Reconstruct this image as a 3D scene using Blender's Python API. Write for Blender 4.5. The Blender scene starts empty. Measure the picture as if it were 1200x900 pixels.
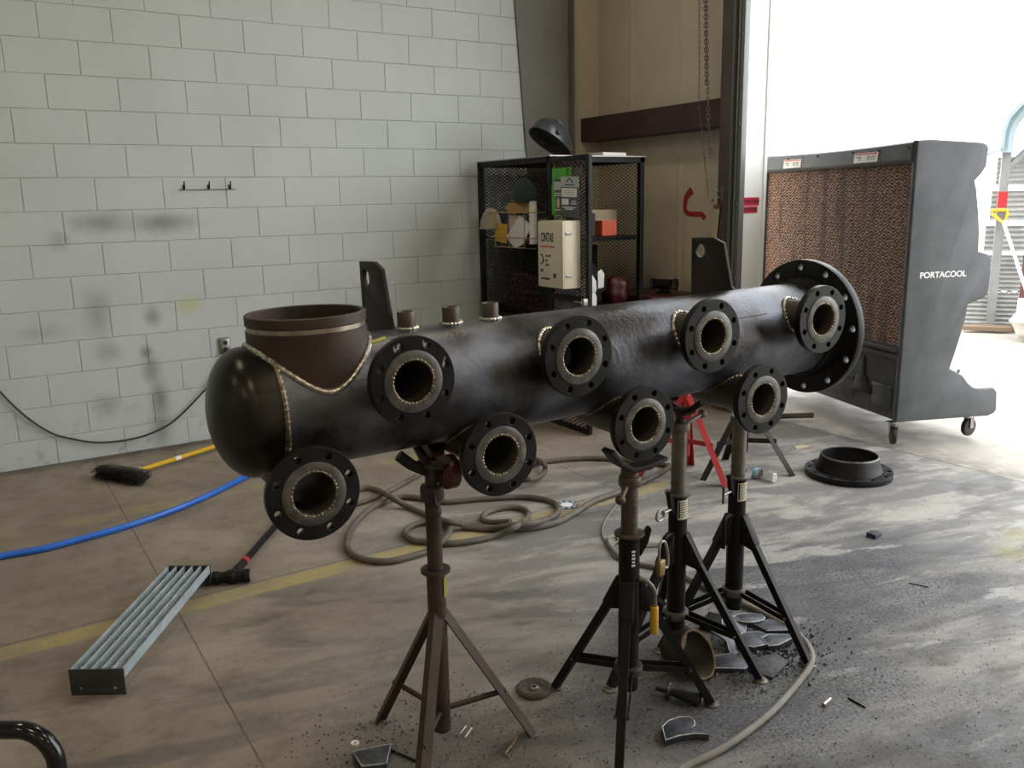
import bpy, bmesh, math, random
from mathutils import Vector, Matrix, Quaternion
PI = math.pi
V = Vector
random.seed(7)
scene = bpy.context.scene
col = scene.collection

# ------------------------------------------------------------------ camera
FPX = 1000.0
YAW, PITCH, ROLL = 0.5625, 0.2118, -0.0211
CAM = V((-0.5427, -6.0759, 1.6062))
_f = V((math.sin(YAW)*math.cos(PITCH), math.cos(YAW)*math.cos(PITCH), -math.sin(PITCH)))
_r0 = V((math.cos(YAW), -math.sin(YAW), 0)); _u0 = _r0.cross(_f)
CR = _r0*math.cos(ROLL)+_u0*math.sin(ROLL); CU = _u0*math.cos(ROLL)-_r0*math.sin(ROLL); CF = _f
cam_data = bpy.data.cameras.new('camera'); cam = bpy.data.objects.new('camera', cam_data); col.objects.link(cam)
cam_data.sensor_width = 36; cam_data.lens = 36*FPX/1200
cam_data.clip_end = 300
M = Matrix((CR, CU, -CF)).transposed().to_4x4(); M.translation = CAM
cam.matrix_world = M
scene.camera = cam

def ray(px, py): return CF + CR*((px-600)/FPX) - CU*((py-450)/FPX)
def fl(px, py, z=0.0):
    d = ray(px, py); t = (z-CAM.z)/d.z; return CAM + d*t
def onp(px, py, ax, v):
    d = ray(px, py); t = (v-CAM[ax])/d[ax]; return CAM + d*t

# ------------------------------------------------------------------ light
SKY = 5.0
LAMP = 23.0
EXPO = 0.0
scene.view_settings.view_transform = 'Standard'
scene.view_settings.look = 'None'
scene.view_settings.exposure = EXPO
scene.view_settings.gamma = 1
scene.view_settings.use_curve_mapping = False
w = bpy.data.worlds.new('sky'); scene.world = w; w.use_nodes = True
bg = w.node_tree.nodes['Background']; bg.inputs[0].default_value = (0.96, 0.985, 1, 1); bg.inputs[1].default_value = SKY
try:
    scene.cycles.use_denoising = True
    scene.cycles.max_bounces = 8
    scene.cycles.diffuse_bounces = 5
    scene.cycles.sample_clamp_indirect = 8
except Exception: pass

def area_light(name, loc, rot, sx, sy, power, color, portal=False):
    d = bpy.data.lights.new(name, 'AREA'); d.shape = 'RECTANGLE'; d.size = sx; d.size_y = sy; d.energy = power; d.color = color
    o = bpy.data.objects.new(name, d); col.objects.link(o); o.location = loc; o.rotation_euler = rot
    if portal: d.cycles.is_portal = True
    return o

# ------------------------------------------------------------------ materials
def nodes(m): return m.node_tree.nodes, m.node_tree.links
def sock(x, name): return x.inputs[name]
def mat(name, c, rough=.6, metal=0.0, c2=None, scale=8.0, bump=0.0, bscale=None, spec=.5, rvar=0.0, detail=6, coat=0.0, trans=0.0, contrast=(.35,.65)):
    m = bpy.data.materials.new(name); m.use_nodes = True
    n, l = nodes(m); b = n['Principled BSDF']
    b.inputs['Base Color'].default_value = (*c, 1); b.inputs['Roughness'].default_value = rough
    b.inputs['Metallic'].default_value = metal; b.inputs['Specular IOR Level'].default_value = spec
    if coat: b.inputs['Coat Weight'].default_value = coat
    if trans: b.inputs['Transmission Weight'].default_value = trans
    tc = n.new('ShaderNodeTexCoord')
    if c2 or rvar or bump:
        no = n.new('ShaderNodeTexNoise'); no.inputs['Scale'].default_value = scale; no.inputs['Detail'].default_value = detail
        l.new(tc.outputs['Object'], no.inputs['Vector'])
    if c2:
        r = n.new('ShaderNodeValToRGB'); r.color_ramp.elements[0].color = (*c, 1); r.color_ramp.elements[1].color = (*c2, 1)
        r.color_ramp.elements[0].position, r.color_ramp.elements[1].position = contrast
        l.new(no.outputs['Fac'], r.inputs[0]); l.new(r.outputs[0], b.inputs['Base Color'])
    if rvar:
        mr = n.new('ShaderNodeMapRange'); mr.inputs[1].default_value = .3; mr.inputs[2].default_value = .7
        mr.inputs[3].default_value = max(.05, rough-rvar); mr.inputs[4].default_value = min(1, rough+rvar)
        l.new(no.outputs['Fac'], mr.inputs[0]); l.new(mr.outputs[0], b.inputs['Roughness'])
    if bump:
        nb = n.new('ShaderNodeTexNoise'); nb.inputs['Scale'].default_value = bscale or scale*4; nb.inputs['Detail'].default_value = 4
        l.new(tc.outputs['Object'], nb.inputs['Vector'])
        bp = n.new('ShaderNodeBump'); bp.inputs['Strength'].default_value = bump; bp.inputs['Distance'].default_value = .004
        l.new(nb.outputs['Fac'], bp.inputs['Height']); l.new(bp.outputs[0], b.inputs['Normal'])
    return m

class NG:
    """small helper to write shader maths"""
    def __init__(s, m): s.m = m; s.n, s.l = nodes(m)
    def val(s, x, inp):
        if isinstance(x, (int, float)): inp.default_value = x
        else: s.l.new(x, inp)
    def math(s, op, a, b=0.0, clamp=False):
        k = s.n.new('ShaderNodeMath'); k.operation = op; k.use_clamp = clamp
        s.val(a, k.inputs[0]); s.val(b, k.inputs[1]); return k.outputs[0]
    def noise(s, vec, scale, detail=6, rough=.55, dist=0.0):
        k = s.n.new('ShaderNodeTexNoise'); k.inputs['Scale'].default_value = scale; k.inputs['Detail'].default_value = detail
        k.inputs['Roughness'].default_value = rough; k.inputs['Distortion'].default_value = dist
        s.l.new(vec, k.inputs['Vector']); return k.outputs['Fac']
    def mapr(s, x, a, b, c=0.0, d=1.0, smooth=True):
        k = s.n.new('ShaderNodeMapRange'); k.interpolation_type = 'SMOOTHSTEP' if smooth else 'LINEAR'
        s.val(x, k.inputs[0]); k.inputs[1].default_value = a; k.inputs[2].default_value = b; k.inputs[3].default_value = c; k.inputs[4].default_value = d
        return k.outputs[0]
    def mix(s, f, a, b):
        k = s.n.new('ShaderNodeMix'); k.data_type = 'RGBA'
        s.val(f, k.inputs[0])
        for x, i in ((a, k.inputs[6]), (b, k.inputs[7])):
            if isinstance(x, tuple): i.default_value = (*x, 1)
            else: s.l.new(x, i)
        return k.outputs[2]
    def sep(s, vec):
        k = s.n.new('ShaderNodeSeparateXYZ'); s.l.new(vec, k.inputs[0]); return k.outputs
    def mapping(s, vec, scale=(1,1,1), rot=(0,0,0), loc=(0,0,0)):
        k = s.n.new('ShaderNodeMapping'); k.inputs['Scale'].default_value = scale; k.inputs['Rotation'].default_value = rot; k.inputs['Location'].default_value = loc
        s.l.new(vec, k.inputs[0]); return k.outputs[0]
    def dist(s, vec, p, scale=(1,1,1)):
        a = s.mapping(vec, scale=scale, loc=tuple(-p[i]*scale[i] for i in range(3)))
        k = s.n.new('ShaderNodeVectorMath'); k.operation = 'LENGTH'; s.l.new(a, k.inputs[0]); return k.outputs['Value']

def floor_material(name, outside=False):
    m = bpy.data.materials.new(name); m.use_nodes = True; g = NG(m); b = g.n['Principled BSDF']
    tc = g.n.new('ShaderNodeTexCoord'); P = tc.outputs['Object']
    x, y, z = g.sep(P)
    n1 = g.noise(P, 1.1, 8, .6); n2 = g.noise(P, 6, 8, .65); n3 = g.noise(P, 45, 6, .7)
    if outside:
        c = g.mix(g.mapr(n1, .3, .7), (.30, .275, .235), (.42, .39, .345))
        c = g.mix(g.math('MULTIPLY', g.mapr(n2, .55, .75), .5), c, (.20, .18, .15))
        # dirty strip along the sill
        dd = g.mapr(g.math('ADD', x, g.math('MULTIPLY', n2, .8)), 4.5, 5.2, 1, 0)
        c = g.mix(g.math('MULTIPLY', dd, g.mapr(n2, .4, .6)), c, (.09, .085, .075))
    else:
        def streaks(scale, ang, sx, sy, det, loc=(0, 0, 0), rough=.6, dist=.4):
            q = g.mapping(g.mapping(P, rot=(0, 0, ang), loc=loc), scale=(sx, sy, 1)); return g.noise(q, scale, det, rough, dist)
        n4 = g.noise(P, 2.6, 8, .7)
        c = g.mix(g.mapr(n1, .32, .68), (.200, .163, .125), (.300, .254, .205))
        c = g.mix(g.math('MULTIPLY', g.mapr(n4, .48, .66), .6), c, (.145, .118, .092))
        c = g.mix(g.math('MULTIPLY', g.mapr(n2, .50, .72), .45), c, (.12, .098, .078))
        # trodden-in grey dirt in the working half of the floor
        work = g.mapr(g.math('ADD', y, g.math('MULTIPLY', n1, .9)), -1.7, -2.9)
        sm = streaks(1.9, .25, .8, 2.6, 8)
        c = g.mix(g.math('MULTIPLY', g.math('MULTIPLY', work, g.mapr(sm, .46, .62)), .60), c, (.105, .096, .088))
        # right half: grey scuffed concrete under grinding dust
        right = g.math('MULTIPLY', g.mapr(g.math('ADD', x, g.math('MULTIPLY', n1, 1.2)), .7, 2.6), g.mapr(y, -1.4, -2.6))
        st = streaks(1.5, .24, .9, 3.0, 9, (2, 0, 0), .65, .7)
        grey = g.mix(g.mapr(st, .44, .60), (.150, .148, .150), (.335, .322, .298))
        grey = g.mix(g.math('MULTIPLY', g.mapr(n2, .48, .70), .55), grey, (.165, .155, .145))
        c = g.mix(g.math('MULTIPLY', right, .92), c, grey)
        # black grit ringed round the stands and swept out to the right
        d1 = g.dist(P, (1.50, -4.25, 0), (.95, 1.15, 1)); d2 = g.dist(P, (.45, -4.1, 0), (1.3, 1.3, 1)); d3 = g.dist(P, (2.35, -4.0, 0), (.75, 1.0, 1)); d4 = g.dist(P, (1.75, -4.9, 0), (.8, 1.6, 1))
        wob = g.math('ADD', g.math('MULTIPLY', g.math('SUBTRACT', n2, .5), .9), g.math('MULTIPLY', g.math('SUBTRACT', sm, .5), 1.2))
        def blob(d, r0, r1): return g.mapr(g.math('ADD', d, wob), r0, r1, 1, 0)
        grit = g.math('MAXIMUM', blob(d1, .30, .95), g.math('MAXIMUM', g.math('MULTIPLY', blob(d2, .1, .8), .75), g.math('MAXIMUM', blob(d3, .25, .80), g.math('MULTIPLY', blob(d4, .1, .7), .8))))
        speck = g.mapr(g.noise(P, 85, 4, .7), .36, .60)
        grit = g.math('MULTIPLY', grit, g.math('ADD', .50, g.math('MULTIPLY', speck, .45)))
        c = g.mix(grit, c, (.040, .043, .052))
        # pale dragged scrapes where the dust is swept away
        sc = streaks(1.25, .23, .95, 3.2, 7, (.6, .3, 0), .6, .35)
        scm = g.math('MULTIPLY', g.math('MULTIPLY', g.mapr(sc, .555, .60), g.mapr(x, 1.5, 2.1)), g.mapr(y, -3.0, -3.8))
        scm = g.math('MULTIPLY', scm, g.math('ADD', .55, g.math('MULTIPLY', g.mapr(n3, .4, .6), .4)))
        c = g.mix(g.math('MULTIPLY', scm, .85), c, (.36, .35, .33))
        # dark sooty smears
        so = streaks(1.6, .35, .9, 2.6, 7, (3, 1, 0))
        som = g.math('MULTIPLY', g.mapr(so, .55, .66), g.mapr(y, -1.9, -2.9))
        c = g.mix(g.math('MULTIPLY', som, .6), c, (.060, .058, .058))
        # worn yellow lines
        def band(axis, c0, hw, wear0, wear1):
            d = g.math('ABSOLUTE', g.math('SUBTRACT', axis, c0))
            e = g.mapr(g.math('ADD', d, g.math('MULTIPLY', g.math('SUBTRACT', n3, .5), .02)), hw-.008, hw+.008, 1, 0)
            return g.math('MULTIPLY', e, g.mapr(g.noise(P, 3.3, 8, .7), wear0, wear1))
        yl = g.math('MAXIMUM', band(y, -2.61, .055, .32, .60), g.math('MULTIPLY', band(y, -1.25, .06, .40, .66), .8))
        yl = g.math('MULTIPLY', yl, g.mapr(x, 2.6, 2.9, 1, 0))
        c = g.mix(g.math('MULTIPLY', yl, .62), c, (.40, .32, .10))
        dsp = g.dist(P, (3.45, -4.2, 0), (1.6, 2.4, 1))
        c = g.mix(g.math('MULTIPLY', g.math('MULTIPLY', g.mapr(dsp, .2, .6, 1, 0), g.mapr(n2, .42, .6)), .5), c, (.33, .30, .12))
        # saw-cut joints
        jn = g.math('MULTIPLY', g.math('SUBTRACT', g.noise(P, 9, 6, .7), .5), .016)
        def joint(axis, c0): return g.mapr(g.math('ABSOLUTE', g.math('ADD', g.math('SUBTRACT', axis, c0), jn)), .0012, .0052, 1, 0)
        j = g.math('MAXIMUM', joint(x, 0.0), g.math('MAXIMUM', joint(y, -2.535), g.math('MULTIPLY', joint(x, 2.385), g.mapr(y, -2.53, -2.50))))
        c = g.mix(g.math('MULTIPLY', j, g.mapr(n2, .35, .6, .9, .45)), c, (.03, .026, .022))
        # darker strip along the foot of the block wall
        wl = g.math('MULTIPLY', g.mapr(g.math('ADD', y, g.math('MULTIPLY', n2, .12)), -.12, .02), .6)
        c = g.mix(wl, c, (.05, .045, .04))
    # fine speckle
    c = g.mix(g.math('MULTIPLY', g.mapr(n3, .55, .72), .35), c, (.06, .055, .05))
    g.l.new(c, b.inputs['Base Color'])
    b.inputs['Roughness'].default_value = .62 if not outside else .85; b.inputs['Specular IOR Level'].default_value = .4
    g.val(g.mapr(n2, .3, .7, .5, .85), b.inputs['Roughness'])
    bp = g.n.new('ShaderNodeBump'); bp.inputs['Strength'].default_value = .35; bp.inputs['Distance'].default_value = .006
    hh = g.math('ADD', n2, g.math('MULTIPLY', n3, .5))
    g.l.new(hh, bp.inputs['Height']); g.l.new(bp.outputs[0], b.inputs['Normal'])
    return m

def block_material():
    m = bpy.data.materials.new('painted_block'); m.use_nodes = True; g = NG(m); b = g.n['Principled BSDF']
    tc = g.n.new('ShaderNodeTexCoord'); P = tc.outputs['Object']
    x, y, z = g.sep(P)
    n1 = g.noise(P, 1.5, 6); n2 = g.noise(P, 9, 8, .65); n3 = g.noise(P, 60, 4)
    c = g.mix(g.mapr(n1, .3, .7), (.45, .49, .485), (.50, .54, .535))
    sm = None
    spots = [((.22, 0, 1.525), (4.2, 1, 11), .75), ((.58, 0, 1.51), (3.6, 1, 11), .9), ((.13, 0, .95), (9, 1, 5), .6), ((.17, 0, .69), (9, 1, 10), .55),
             ((.46, 0, .90), (14, 1, 11), .8), ((.42, 0, .55), (12, 1, 6.5), .8), ((.45, 0, .33), (12, 1, 5), 1.0), ((.44, 0, .14), (11, 1, 5), .8), ((.40, 0, .66), (18, 1, 16), .9), ((.12, 0, .34), (9, 1, 10), .6),
             ((-.03, 0, 1.42), (12, 1, 12), .5), ((1.6, 0, .3), (3, 1, 3.5), .5), ((1.8, 0, .5), (2, 1, 2), .4), ((-.2, 0, .85), (5, 1, 14), .35)]
    for p, s, k in spots:
        d = g.dist(P, p, s)
        d = g.math('ADD', d, g.math('MULTIPLY', g.math('SUBTRACT', n2, .5), .9))
        v = g.math('MULTIPLY', g.mapr(d, .0, 1.15, 1, 0), k)
        sm = v if sm is None else g.math('MAXIMUM', sm, v)
    c = g.mix(g.math('MULTIPLY', sm, .68), c, (.085, .082, .085))
    dy = g.math('ADD', g.dist(P, (.70, 0, .955), (7, 1, 10)), g.math('MULTIPLY', g.math('SUBTRACT', n2, .5), .8))
    c = g.mix(g.math('MULTIPLY', g.mapr(dy, .1, 1, 1, 0), .55), c, (.42, .42, .10))
    # scuffs towards the floor, where boots and tools knock the paint
    low = g.math('MULTIPLY', g.mapr(z, 0, .75, 1, 0), g.mapr(n2, .52, .70))
    c = g.mix(g.math('MULTIPLY', low, .45), c, (.20, .19, .17))
    fleck = g.math('MULTIPLY', g.mapr(g.noise(P, 38, 3), .70, .74), g.mapr(z, .2, 1.6, .8, .12))
    c = g.mix(fleck, c, (.16, .15, .14))
    g.l.new(c, b.inputs['Base Color']); b.inputs['Roughness'].default_value = .55
    bp = g.n.new('ShaderNodeBump'); bp.inputs['Strength'].default_value = .25; bp.inputs['Distance'].default_value = .003
    g.l.new(g.math('ADD', n3, n2), bp.inputs['Height']); g.l.new(bp.outputs[0], b.inputs['Normal'])
    return m

def pad_material():
    m = bpy.data.materials.new('cooling_pad'); m.use_nodes = True; g = NG(m); b = g.n['Principled BSDF']
    tc = g.n.new('ShaderNodeTexCoord'); P = tc.outputs['Object']
    x, y, z = g.sep(P)
    # corrugated cellulose: wavy rows of little flute mouths
    v = g.math('ADD', z, g.math('MULTIPLY', g.math('SINE', g.math('MULTIPLY', x, 2*PI/.085)), .011))
    row = g.math('SINE', g.math('MULTIPLY', v, 2*PI/.0215))
    dash = g.math('SINE', g.math('ADD', g.math('MULTIPLY', x, 2*PI/.034), g.math('MULTIPLY', g.math('FLOOR', g.math('DIVIDE', v, .0215)), 2.4)))
    nn = g.noise(P, 70, 4, .6)
    f = g.math('ADD', g.math('ADD', g.math('MULTIPLY', row, .30), g.math('MULTIPLY', dash, .16)), g.math('MULTIPLY', g.math('SUBTRACT', nn, .5), 2.0))
    c = g.mix(g.mapr(f, -.30, .42), (.040, .022, .017), (.46, .27, .19))
    big = g.noise(g.mapping(P, scale=(9, 1, .8)), 1, 3)
    c = g.mix(g.math('MULTIPLY', g.mapr(big, .50, .66), .55), c, (.03, .016, .012))
    g.l.new(c, b.inputs['Base Color']); b.inputs['Roughness'].default_value = .85
    bp = g.n.new('ShaderNodeBump'); bp.inputs['Strength'].default_value = .8; bp.inputs['Distance'].default_value = .012
    g.l.new(f, bp.inputs['Height']); g.l.new(bp.outputs[0], b.inputs['Normal'])
    return m

MAT = dict(
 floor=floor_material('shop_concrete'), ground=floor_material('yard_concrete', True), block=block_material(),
 panelwall=mat('liner_panel', (.66, .585, .455), .6, 0, (.72, .645, .51), 2.5, .05),
 frame_col=mat('grey_primed_steel', (.135, .13, .112), .6, .0, (.17, .165, .145), 3, .05),
 girt=mat('red_oxide_steel', (.050, .027, .026), .55, 0, (.07, .038, .036), 4, .05),
 jamb=mat('brown_channel_steel', (.085, .068, .062), .5, 0, (.11, .09, .082), 5, .05),
 track=mat('galvanised_track', (.17, .175, .17), .45, .3, (.20, .205, .20), 3),
 ceiling=mat('grey_ceiling', (.34, .34, .33), .8),
 white_panel=mat('white_enamel', (.80, .82, .80), .5, 0, (.82, .83, .81), 3),
 scale_steel=mat('mill_scale_steel', (.036, .032, .030), .39, .78, (.20, .215, .25), 5, .30, 70, .5, .13, 10, contrast=(.40, .70)), cap_steel=mat('black_head_steel', (.022, .020, .018), .34, .8, (.060, .054, .046), 6, .12, 60, .4, .08),
 flange_steel=mat('forged_black_steel', (.005, .005, .0053), .42, .1, (.011, .011, .012), 14, .10, 90, .26, .10),
 machined=mat('turned_steel_face', (.075, .072, .068), .40, .6, (.145, .14, .13), 30, .1, 120),
 weld=mat('bright_weld_bead', (.30, .27, .22), .30, .9, (.62, .58, .50), 70, .5, 120),
 dullweld=mat('dull_weld_bead', (.10, .085, .06), .38, .8, (.26, .22, .15), 60, .5, 120),
 rust=mat('brown_rusty_steel', (.032, .020, .015), .6, .2, (.070, .046, .035), 9, .15, 60, .5, .1),
 rustband=mat('brushed_bare_steel', (.30, .26, .20), .35, .85, (.45, .40, .33), 25),
 stub=mat('brown_stub_steel', (.050, .043, .036), .45, .7, (.10, .085, .07), 9, .12, 60, .5, .1), lug=mat('dark_plate_steel', (.011, .0085, .0072), .55, .1, (.022, .017, .0145), 8, .08, None, .3),
 chalk=mat('white_paint_marker', (.42, .42, .40), .8),
 blackpaint=mat('black_painted_steel', (.005, .005, .005), .5, .0, (.012, .011, .0105), 12, .08, 60, .18, .1),
 graytube=mat('worn_grey_tube', (.10, .093, .08), .48, .55, (.20, .185, .16), 14, .1, 60, .5, .1),
 rusttube=mat('worn_brown_tube', (.055, .040, .032), .55, .35, (.11, .085, .07), 14, .1),
 redpaint=mat('red_painted_steel', (.42, .022, .026), .4, .0, (.33, .03, .03), 9),
 darkred=mat('dark_red_enamel', (.060, .007, .010), .4, 0, (.06, .01, .012), 6),
 yellow=mat('yellow_vinyl_grip', (.62, .36, .015), .45, 0, (.50, .27, .02), 20),
 brass=mat('brass', (.45, .30, .12), .35, .8, (.33, .22, .10), 20),
 zinc=mat('zinc_plated', (.26, .245, .22), .4, .8, (.36, .34, .31), 20),
 sticker=mat('cream_sticker', (.58, .54, .42), .6),
 ink=mat('black_ink', (.02, .02, .022), .6),
 grating=mat('galvanised_grating', (.30, .35, .38), .5, .15, (.38, .44, .475), 14, .05),
 darkplate=mat('dark_grey_plate', (.040, .046, .046), .45, .4, (.058, .066, .066), 10, .05),
 bluehose=mat('blue_hose', (.012, .10, .46), .38, 0, (.015, .13, .55), 9),
 brownhose=mat('dusty_brown_hose', (.075, .060, .047), .65, 0, (.115, .096, .077), 12, .1),
 greyhose=mat('dusty_grey_cable', (.135, .12, .10), .65, 0, (.19, .175, .15), 12, .1),
 cord=mat('black_cord', (.018, .022, .020), .5),
 yellowhandle=mat('yellow_broom_handle', (.62, .38, .012), .4),
 bristle=mat('black_bristle', (.010, .009, .008), .9),
 darkwood=mat('grimy_wood', (.05, .042, .035), .7, 0, (.09, .08, .065), 14),
 cooler=mat('dark_grey_polyethylene', (.062, .066, .073), .52, 0, (.095, .100, .108), 5, .05, 90, .4),
 coolerin=mat('black_polyethylene', (.01, .01, .011), .6),
 pad=pad_material(),
 label=mat('white_label', (.75, .74, .72), .5), labelred=mat('red_print', (.55, .10, .10), .5),
 redsign=mat('red_sign_vinyl', (.55, .02, .055), .5, 0, (.48, .03, .06), 20),
 locker=mat('black_locker_steel', (.005, .0046, .0042), .5, .0, (.011, .010, .009), 10, .05, None, .2),
 rustymesh=mat('rusty_expanded_metal', (.085, .062, .058), .6, .1, (.14, .105, .10), 20),
 boxtan=mat('cream_enamel_box', (.58, .53, .40), .4, 0, (.62, .57, .44), 5),
 cardboard=mat('cardboard', (.42, .25, .10), .8), paper=mat('paper', (.72, .71, .70), .8), kraft=mat('kraft_paper', (.52, .44, .29), .8),
 greenpack=mat('bright_green_card', (.08, .42, .03), .5, 0, (.05, .28, .03), 30), greycard=mat('grey_card', (.42, .43, .43), .5), darkcard=mat('slate_card', (.06, .07, .085), .5),
 chainsteel=mat('oxidised_chain', (.10, .085, .07), .5, .6, (.16, .14, .12), 30), darkgreen=mat('dark_green_felt', (.018, .030, .026), .9), beige=mat('beige_cloth', (.33, .29, .22), .9), blackcloth=mat('black_cloth', (.012, .012, .013), .9),
 blueitem=mat('blue_plastic', (.05, .09, .18), .4), orange=mat('orange_red_box', (.55, .10, .045), .6), hoodplastic=mat('dark_hood_shell', (.035, .038, .042), .28, 0, (.05, .053, .058), 12, 0, None, .6),
 whiteplastic=mat('white_plastic', (.75, .76, .76), .4), wire=mat('brass_wire', (.40, .30, .16), .4, .6),
 clear=mat('clear_plastic', (.95, .97, .98), .08, 0, trans=.92), bluelabel=mat('pale_blue_label', (.25, .48, .68), .4),
 slag=mat('flame_cut_edge', (.30, .31, .33), .6, .2, (.50, .51, .53), 60, .3), slug=mat('scale_scrap', (.030, .032, .040), .45, .4, (.085, .09, .105), 25, .1),
 rustin=mat('orange_rust', (.12, .07, .035), .75, .1, (.22, .13, .06), 50, .3), grit=mat('metal_grit', (.035, .035, .037), .55, .3, (.10, .10, .105), 60),
 flap=mat('abrasive_flap', (.045, .038, .033), .9, 0, (.08, .07, .06), 60, .3), corrug=mat('white_corrugated', (.30, .30, .295), .5, .1, (.40, .40, .395), 6),
 galvpost=mat('galvanised_post', (.22, .23, .23), .5, .3, (.27, .28, .28), 8), shedblue=mat('pale_blue_trim', (.27, .35, .385), .5),
 brownpost=mat('brown_timber', (.12, .05, .035), .7), bag=mat('white_plastic_sack', (.66, .63, .58), .5, 0, (.48, .44, .38), 9), timber=mat('weathered_timber', (.20, .14, .09), .8),
 redspray=mat('red_spray_paint', (.45, .03, .02), .6), gloss=mat('gloss_black_tube', (.008, .008, .010), .16, .1, None, 8, 0, None, .6), rubber=mat('black_rubber', (.015, .015, .015), .6),
 olive=mat('yellow_olive_tag', (.42, .37, .06), .6), lampface=None)
lm = bpy.data.materials.new('lamp_tube'); lm.use_nodes = True; e = lm.node_tree.nodes['Principled BSDF']
e.inputs['Emission Color'].default_value = (1, .9, .72, 1); e.inputs['Emission Strength'].default_value = 6; MAT['lampface'] = lm

# ------------------------------------------------------------------ mesh helpers
class MB:
    def __init__(s): s.v = []; s.f = []; s.mi = []; s.cur = 0
    def add(s, vs, fs):
        o = len(s.v); s.v += [tuple(p) for p in vs]; s.f += [tuple(i+o for i in f) for f in fs]; s.mi += [s.cur]*len(fs); return s
    def box(s, c, size, rot=None, bev=0.0):
        hx, hy, hz = size[0]/2, size[1]/2, size[2]/2; R = rot.to_3x3() if rot is not None else Matrix.Identity(3); c = V(c)
        bev = min(bev, hx*.9, hy*.9, hz*.9)
        if bev <= 0:
            vs = [c+R@V((sx*hx, sy*hy, sz*hz)) for sx in (-1, 1) for sy in (-1, 1) for sz in (-1, 1)]
            return s.add(vs, [(0,1,3,2), (4,6,7,5), (0,4,5,1), (2,3,7,6), (0,2,6,4), (1,5,7,3)])
        bm = bmesh.new(); bmesh.ops.create_cube(bm, size=1)
        for q in bm.verts: q.co = V((q.co.x*size[0], q.co.y*size[1], q.co.z*size[2]))
        bmesh.ops.bevel(bm, geom=bm.edges[:], offset=bev, segments=2, affect='EDGES', profile=.5)
        bm.verts.index_update()
        s.add([c+R@q.co for q in bm.verts], [tuple(q.index for q in f.verts) for f in bm.faces]); bm.free(); return s
    def ring(s, rings, closed=True, cap0=True, cap1=True):
        n = len(rings[0]); vs = [p for r in rings for p in r]; fs = []
        for i in range(len(rings)-1):
            for k in range(n if closed else n-1):
                a = i*n+k; b = i*n+(k+1) % n; fs.append((a, b, b+n, a+n))
        if cap0: fs.append(tuple(range(n-1, -1, -1)))
        if cap1: fs.append(tuple(range((len(rings)-1)*n, len(rings)*n)))
        return s.add(vs, fs)
    def cyl(s, p0, p1, r0, r1=None, seg=24, caps=True):
        r1 = r0 if r1 is None else r1; p0, p1 = V(p0), V(p1); q = (p1-p0).to_track_quat('Z', 'Y')
        R = [[p+q@V((r*math.cos(2*PI*k/seg), r*math.sin(2*PI*k/seg), 0)) for k in range(seg)] for p, r in ((p0, r0), (p1, r1))]
        return s.ring(R, True, caps, caps)
    def lathe(s, prof, seg=32, M=None, closed=False, caps=True):
        """prof: list of (r,z); closed: profile loops back on itself (hollow body)"""
        M = M or Matrix.Identity(4); R = []
        for r, z in prof: R.append([M@V((r*math.cos(2*PI*k/seg), r*math.sin(2*PI*k/seg), z)) for k in range(seg)])
        if closed: R.append(R[0]); return s.ring(R, True, False, False)
        return s.ring(R, True, caps, caps)
    def tube(s, pts, r, seg=10, closed=False, rad=None):
        pts = [V(p) for p in pts]; n = len(pts); R = []; up = None
        for i, p in enumerate(pts):
            if closed: t = pts[(i+1) % n]-pts[(i-1) % n]
            else: t = pts[min(i+1, n-1)]-pts[max(i-1, 0)]
            t.normalize()
            if up is None: up = V((0, 0, 1)) if abs(t.z) < .9 else V((1, 0, 0))
            a = up-t*up.dot(t)
            if a.length < 1e-4: a = t.orthogonal()
            a.normalize(); up = a; b = t.cross(a); rr = rad(i/max(1, n-1)) if rad else r
            R.append([p+a*(rr*math.cos(2*PI*k/seg))+b*(rr*math.sin(2*PI*k/seg)) for k in range(seg)])
        if closed: R.append(R[0]); return s.ring(R, True, False, False)
        return s.ring(R)
    def sphere(s, c, r, seg=16, sc=(1,1,1)):
        prof = [(r*math.sin(PI*i/seg), -r*math.cos(PI*i/seg)) for i in range(1, seg)]
        return s.lathe(prof, seg*2, Matrix.Translation(V(c))@Matrix.Diagonal((*sc, 1)))
    def prism(s, poly, d, M=None):
        """poly: 2D outline in XY, extruded along +Z by d"""
        M = M or Matrix.Identity(4); n = len(poly)
        vs = [M@V((x, y, 0)) for x, y in poly]+[M@V((x, y, d)) for x, y in poly]
        fs = [(i, (i+1) % n, (i+1) % n+n, i+n) for i in range(n)]+[tuple(range(n-1, -1, -1)), tuple(range(n, 2*n))]
        return s.add(vs, fs)
    def build(s, name, m, parent=None, smooth=35, loc=None):
        me = bpy.data.meshes.new(name); me.from_pydata(s.v, [], s.f)
        ms = m if isinstance(m, (list, tuple)) else [m]
        for k in ms: me.materials.append(MAT[k] if isinstance(k, str) else k)
        for p, i in zip(me.polygons, s.mi): p.material_index = i
        bm = bmesh.new(); bm.from_mesh(me); bmesh.ops.recalc_face_normals(bm, faces=bm.faces); bm.to_mesh(me); bm.free()
        return link(name, me, parent, smooth, loc)

def link(name, me, parent=None, smooth=35, loc=None):
    if smooth:
        me.shade_smooth(); me.set_sharp_from_angle(angle=math.radians(smooth))
    o = bpy.data.objects.new(name, me); col.objects.link(o)
    if parent is not None: o.parent = parent
    if loc is not None: o.location = loc
    return o

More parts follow.
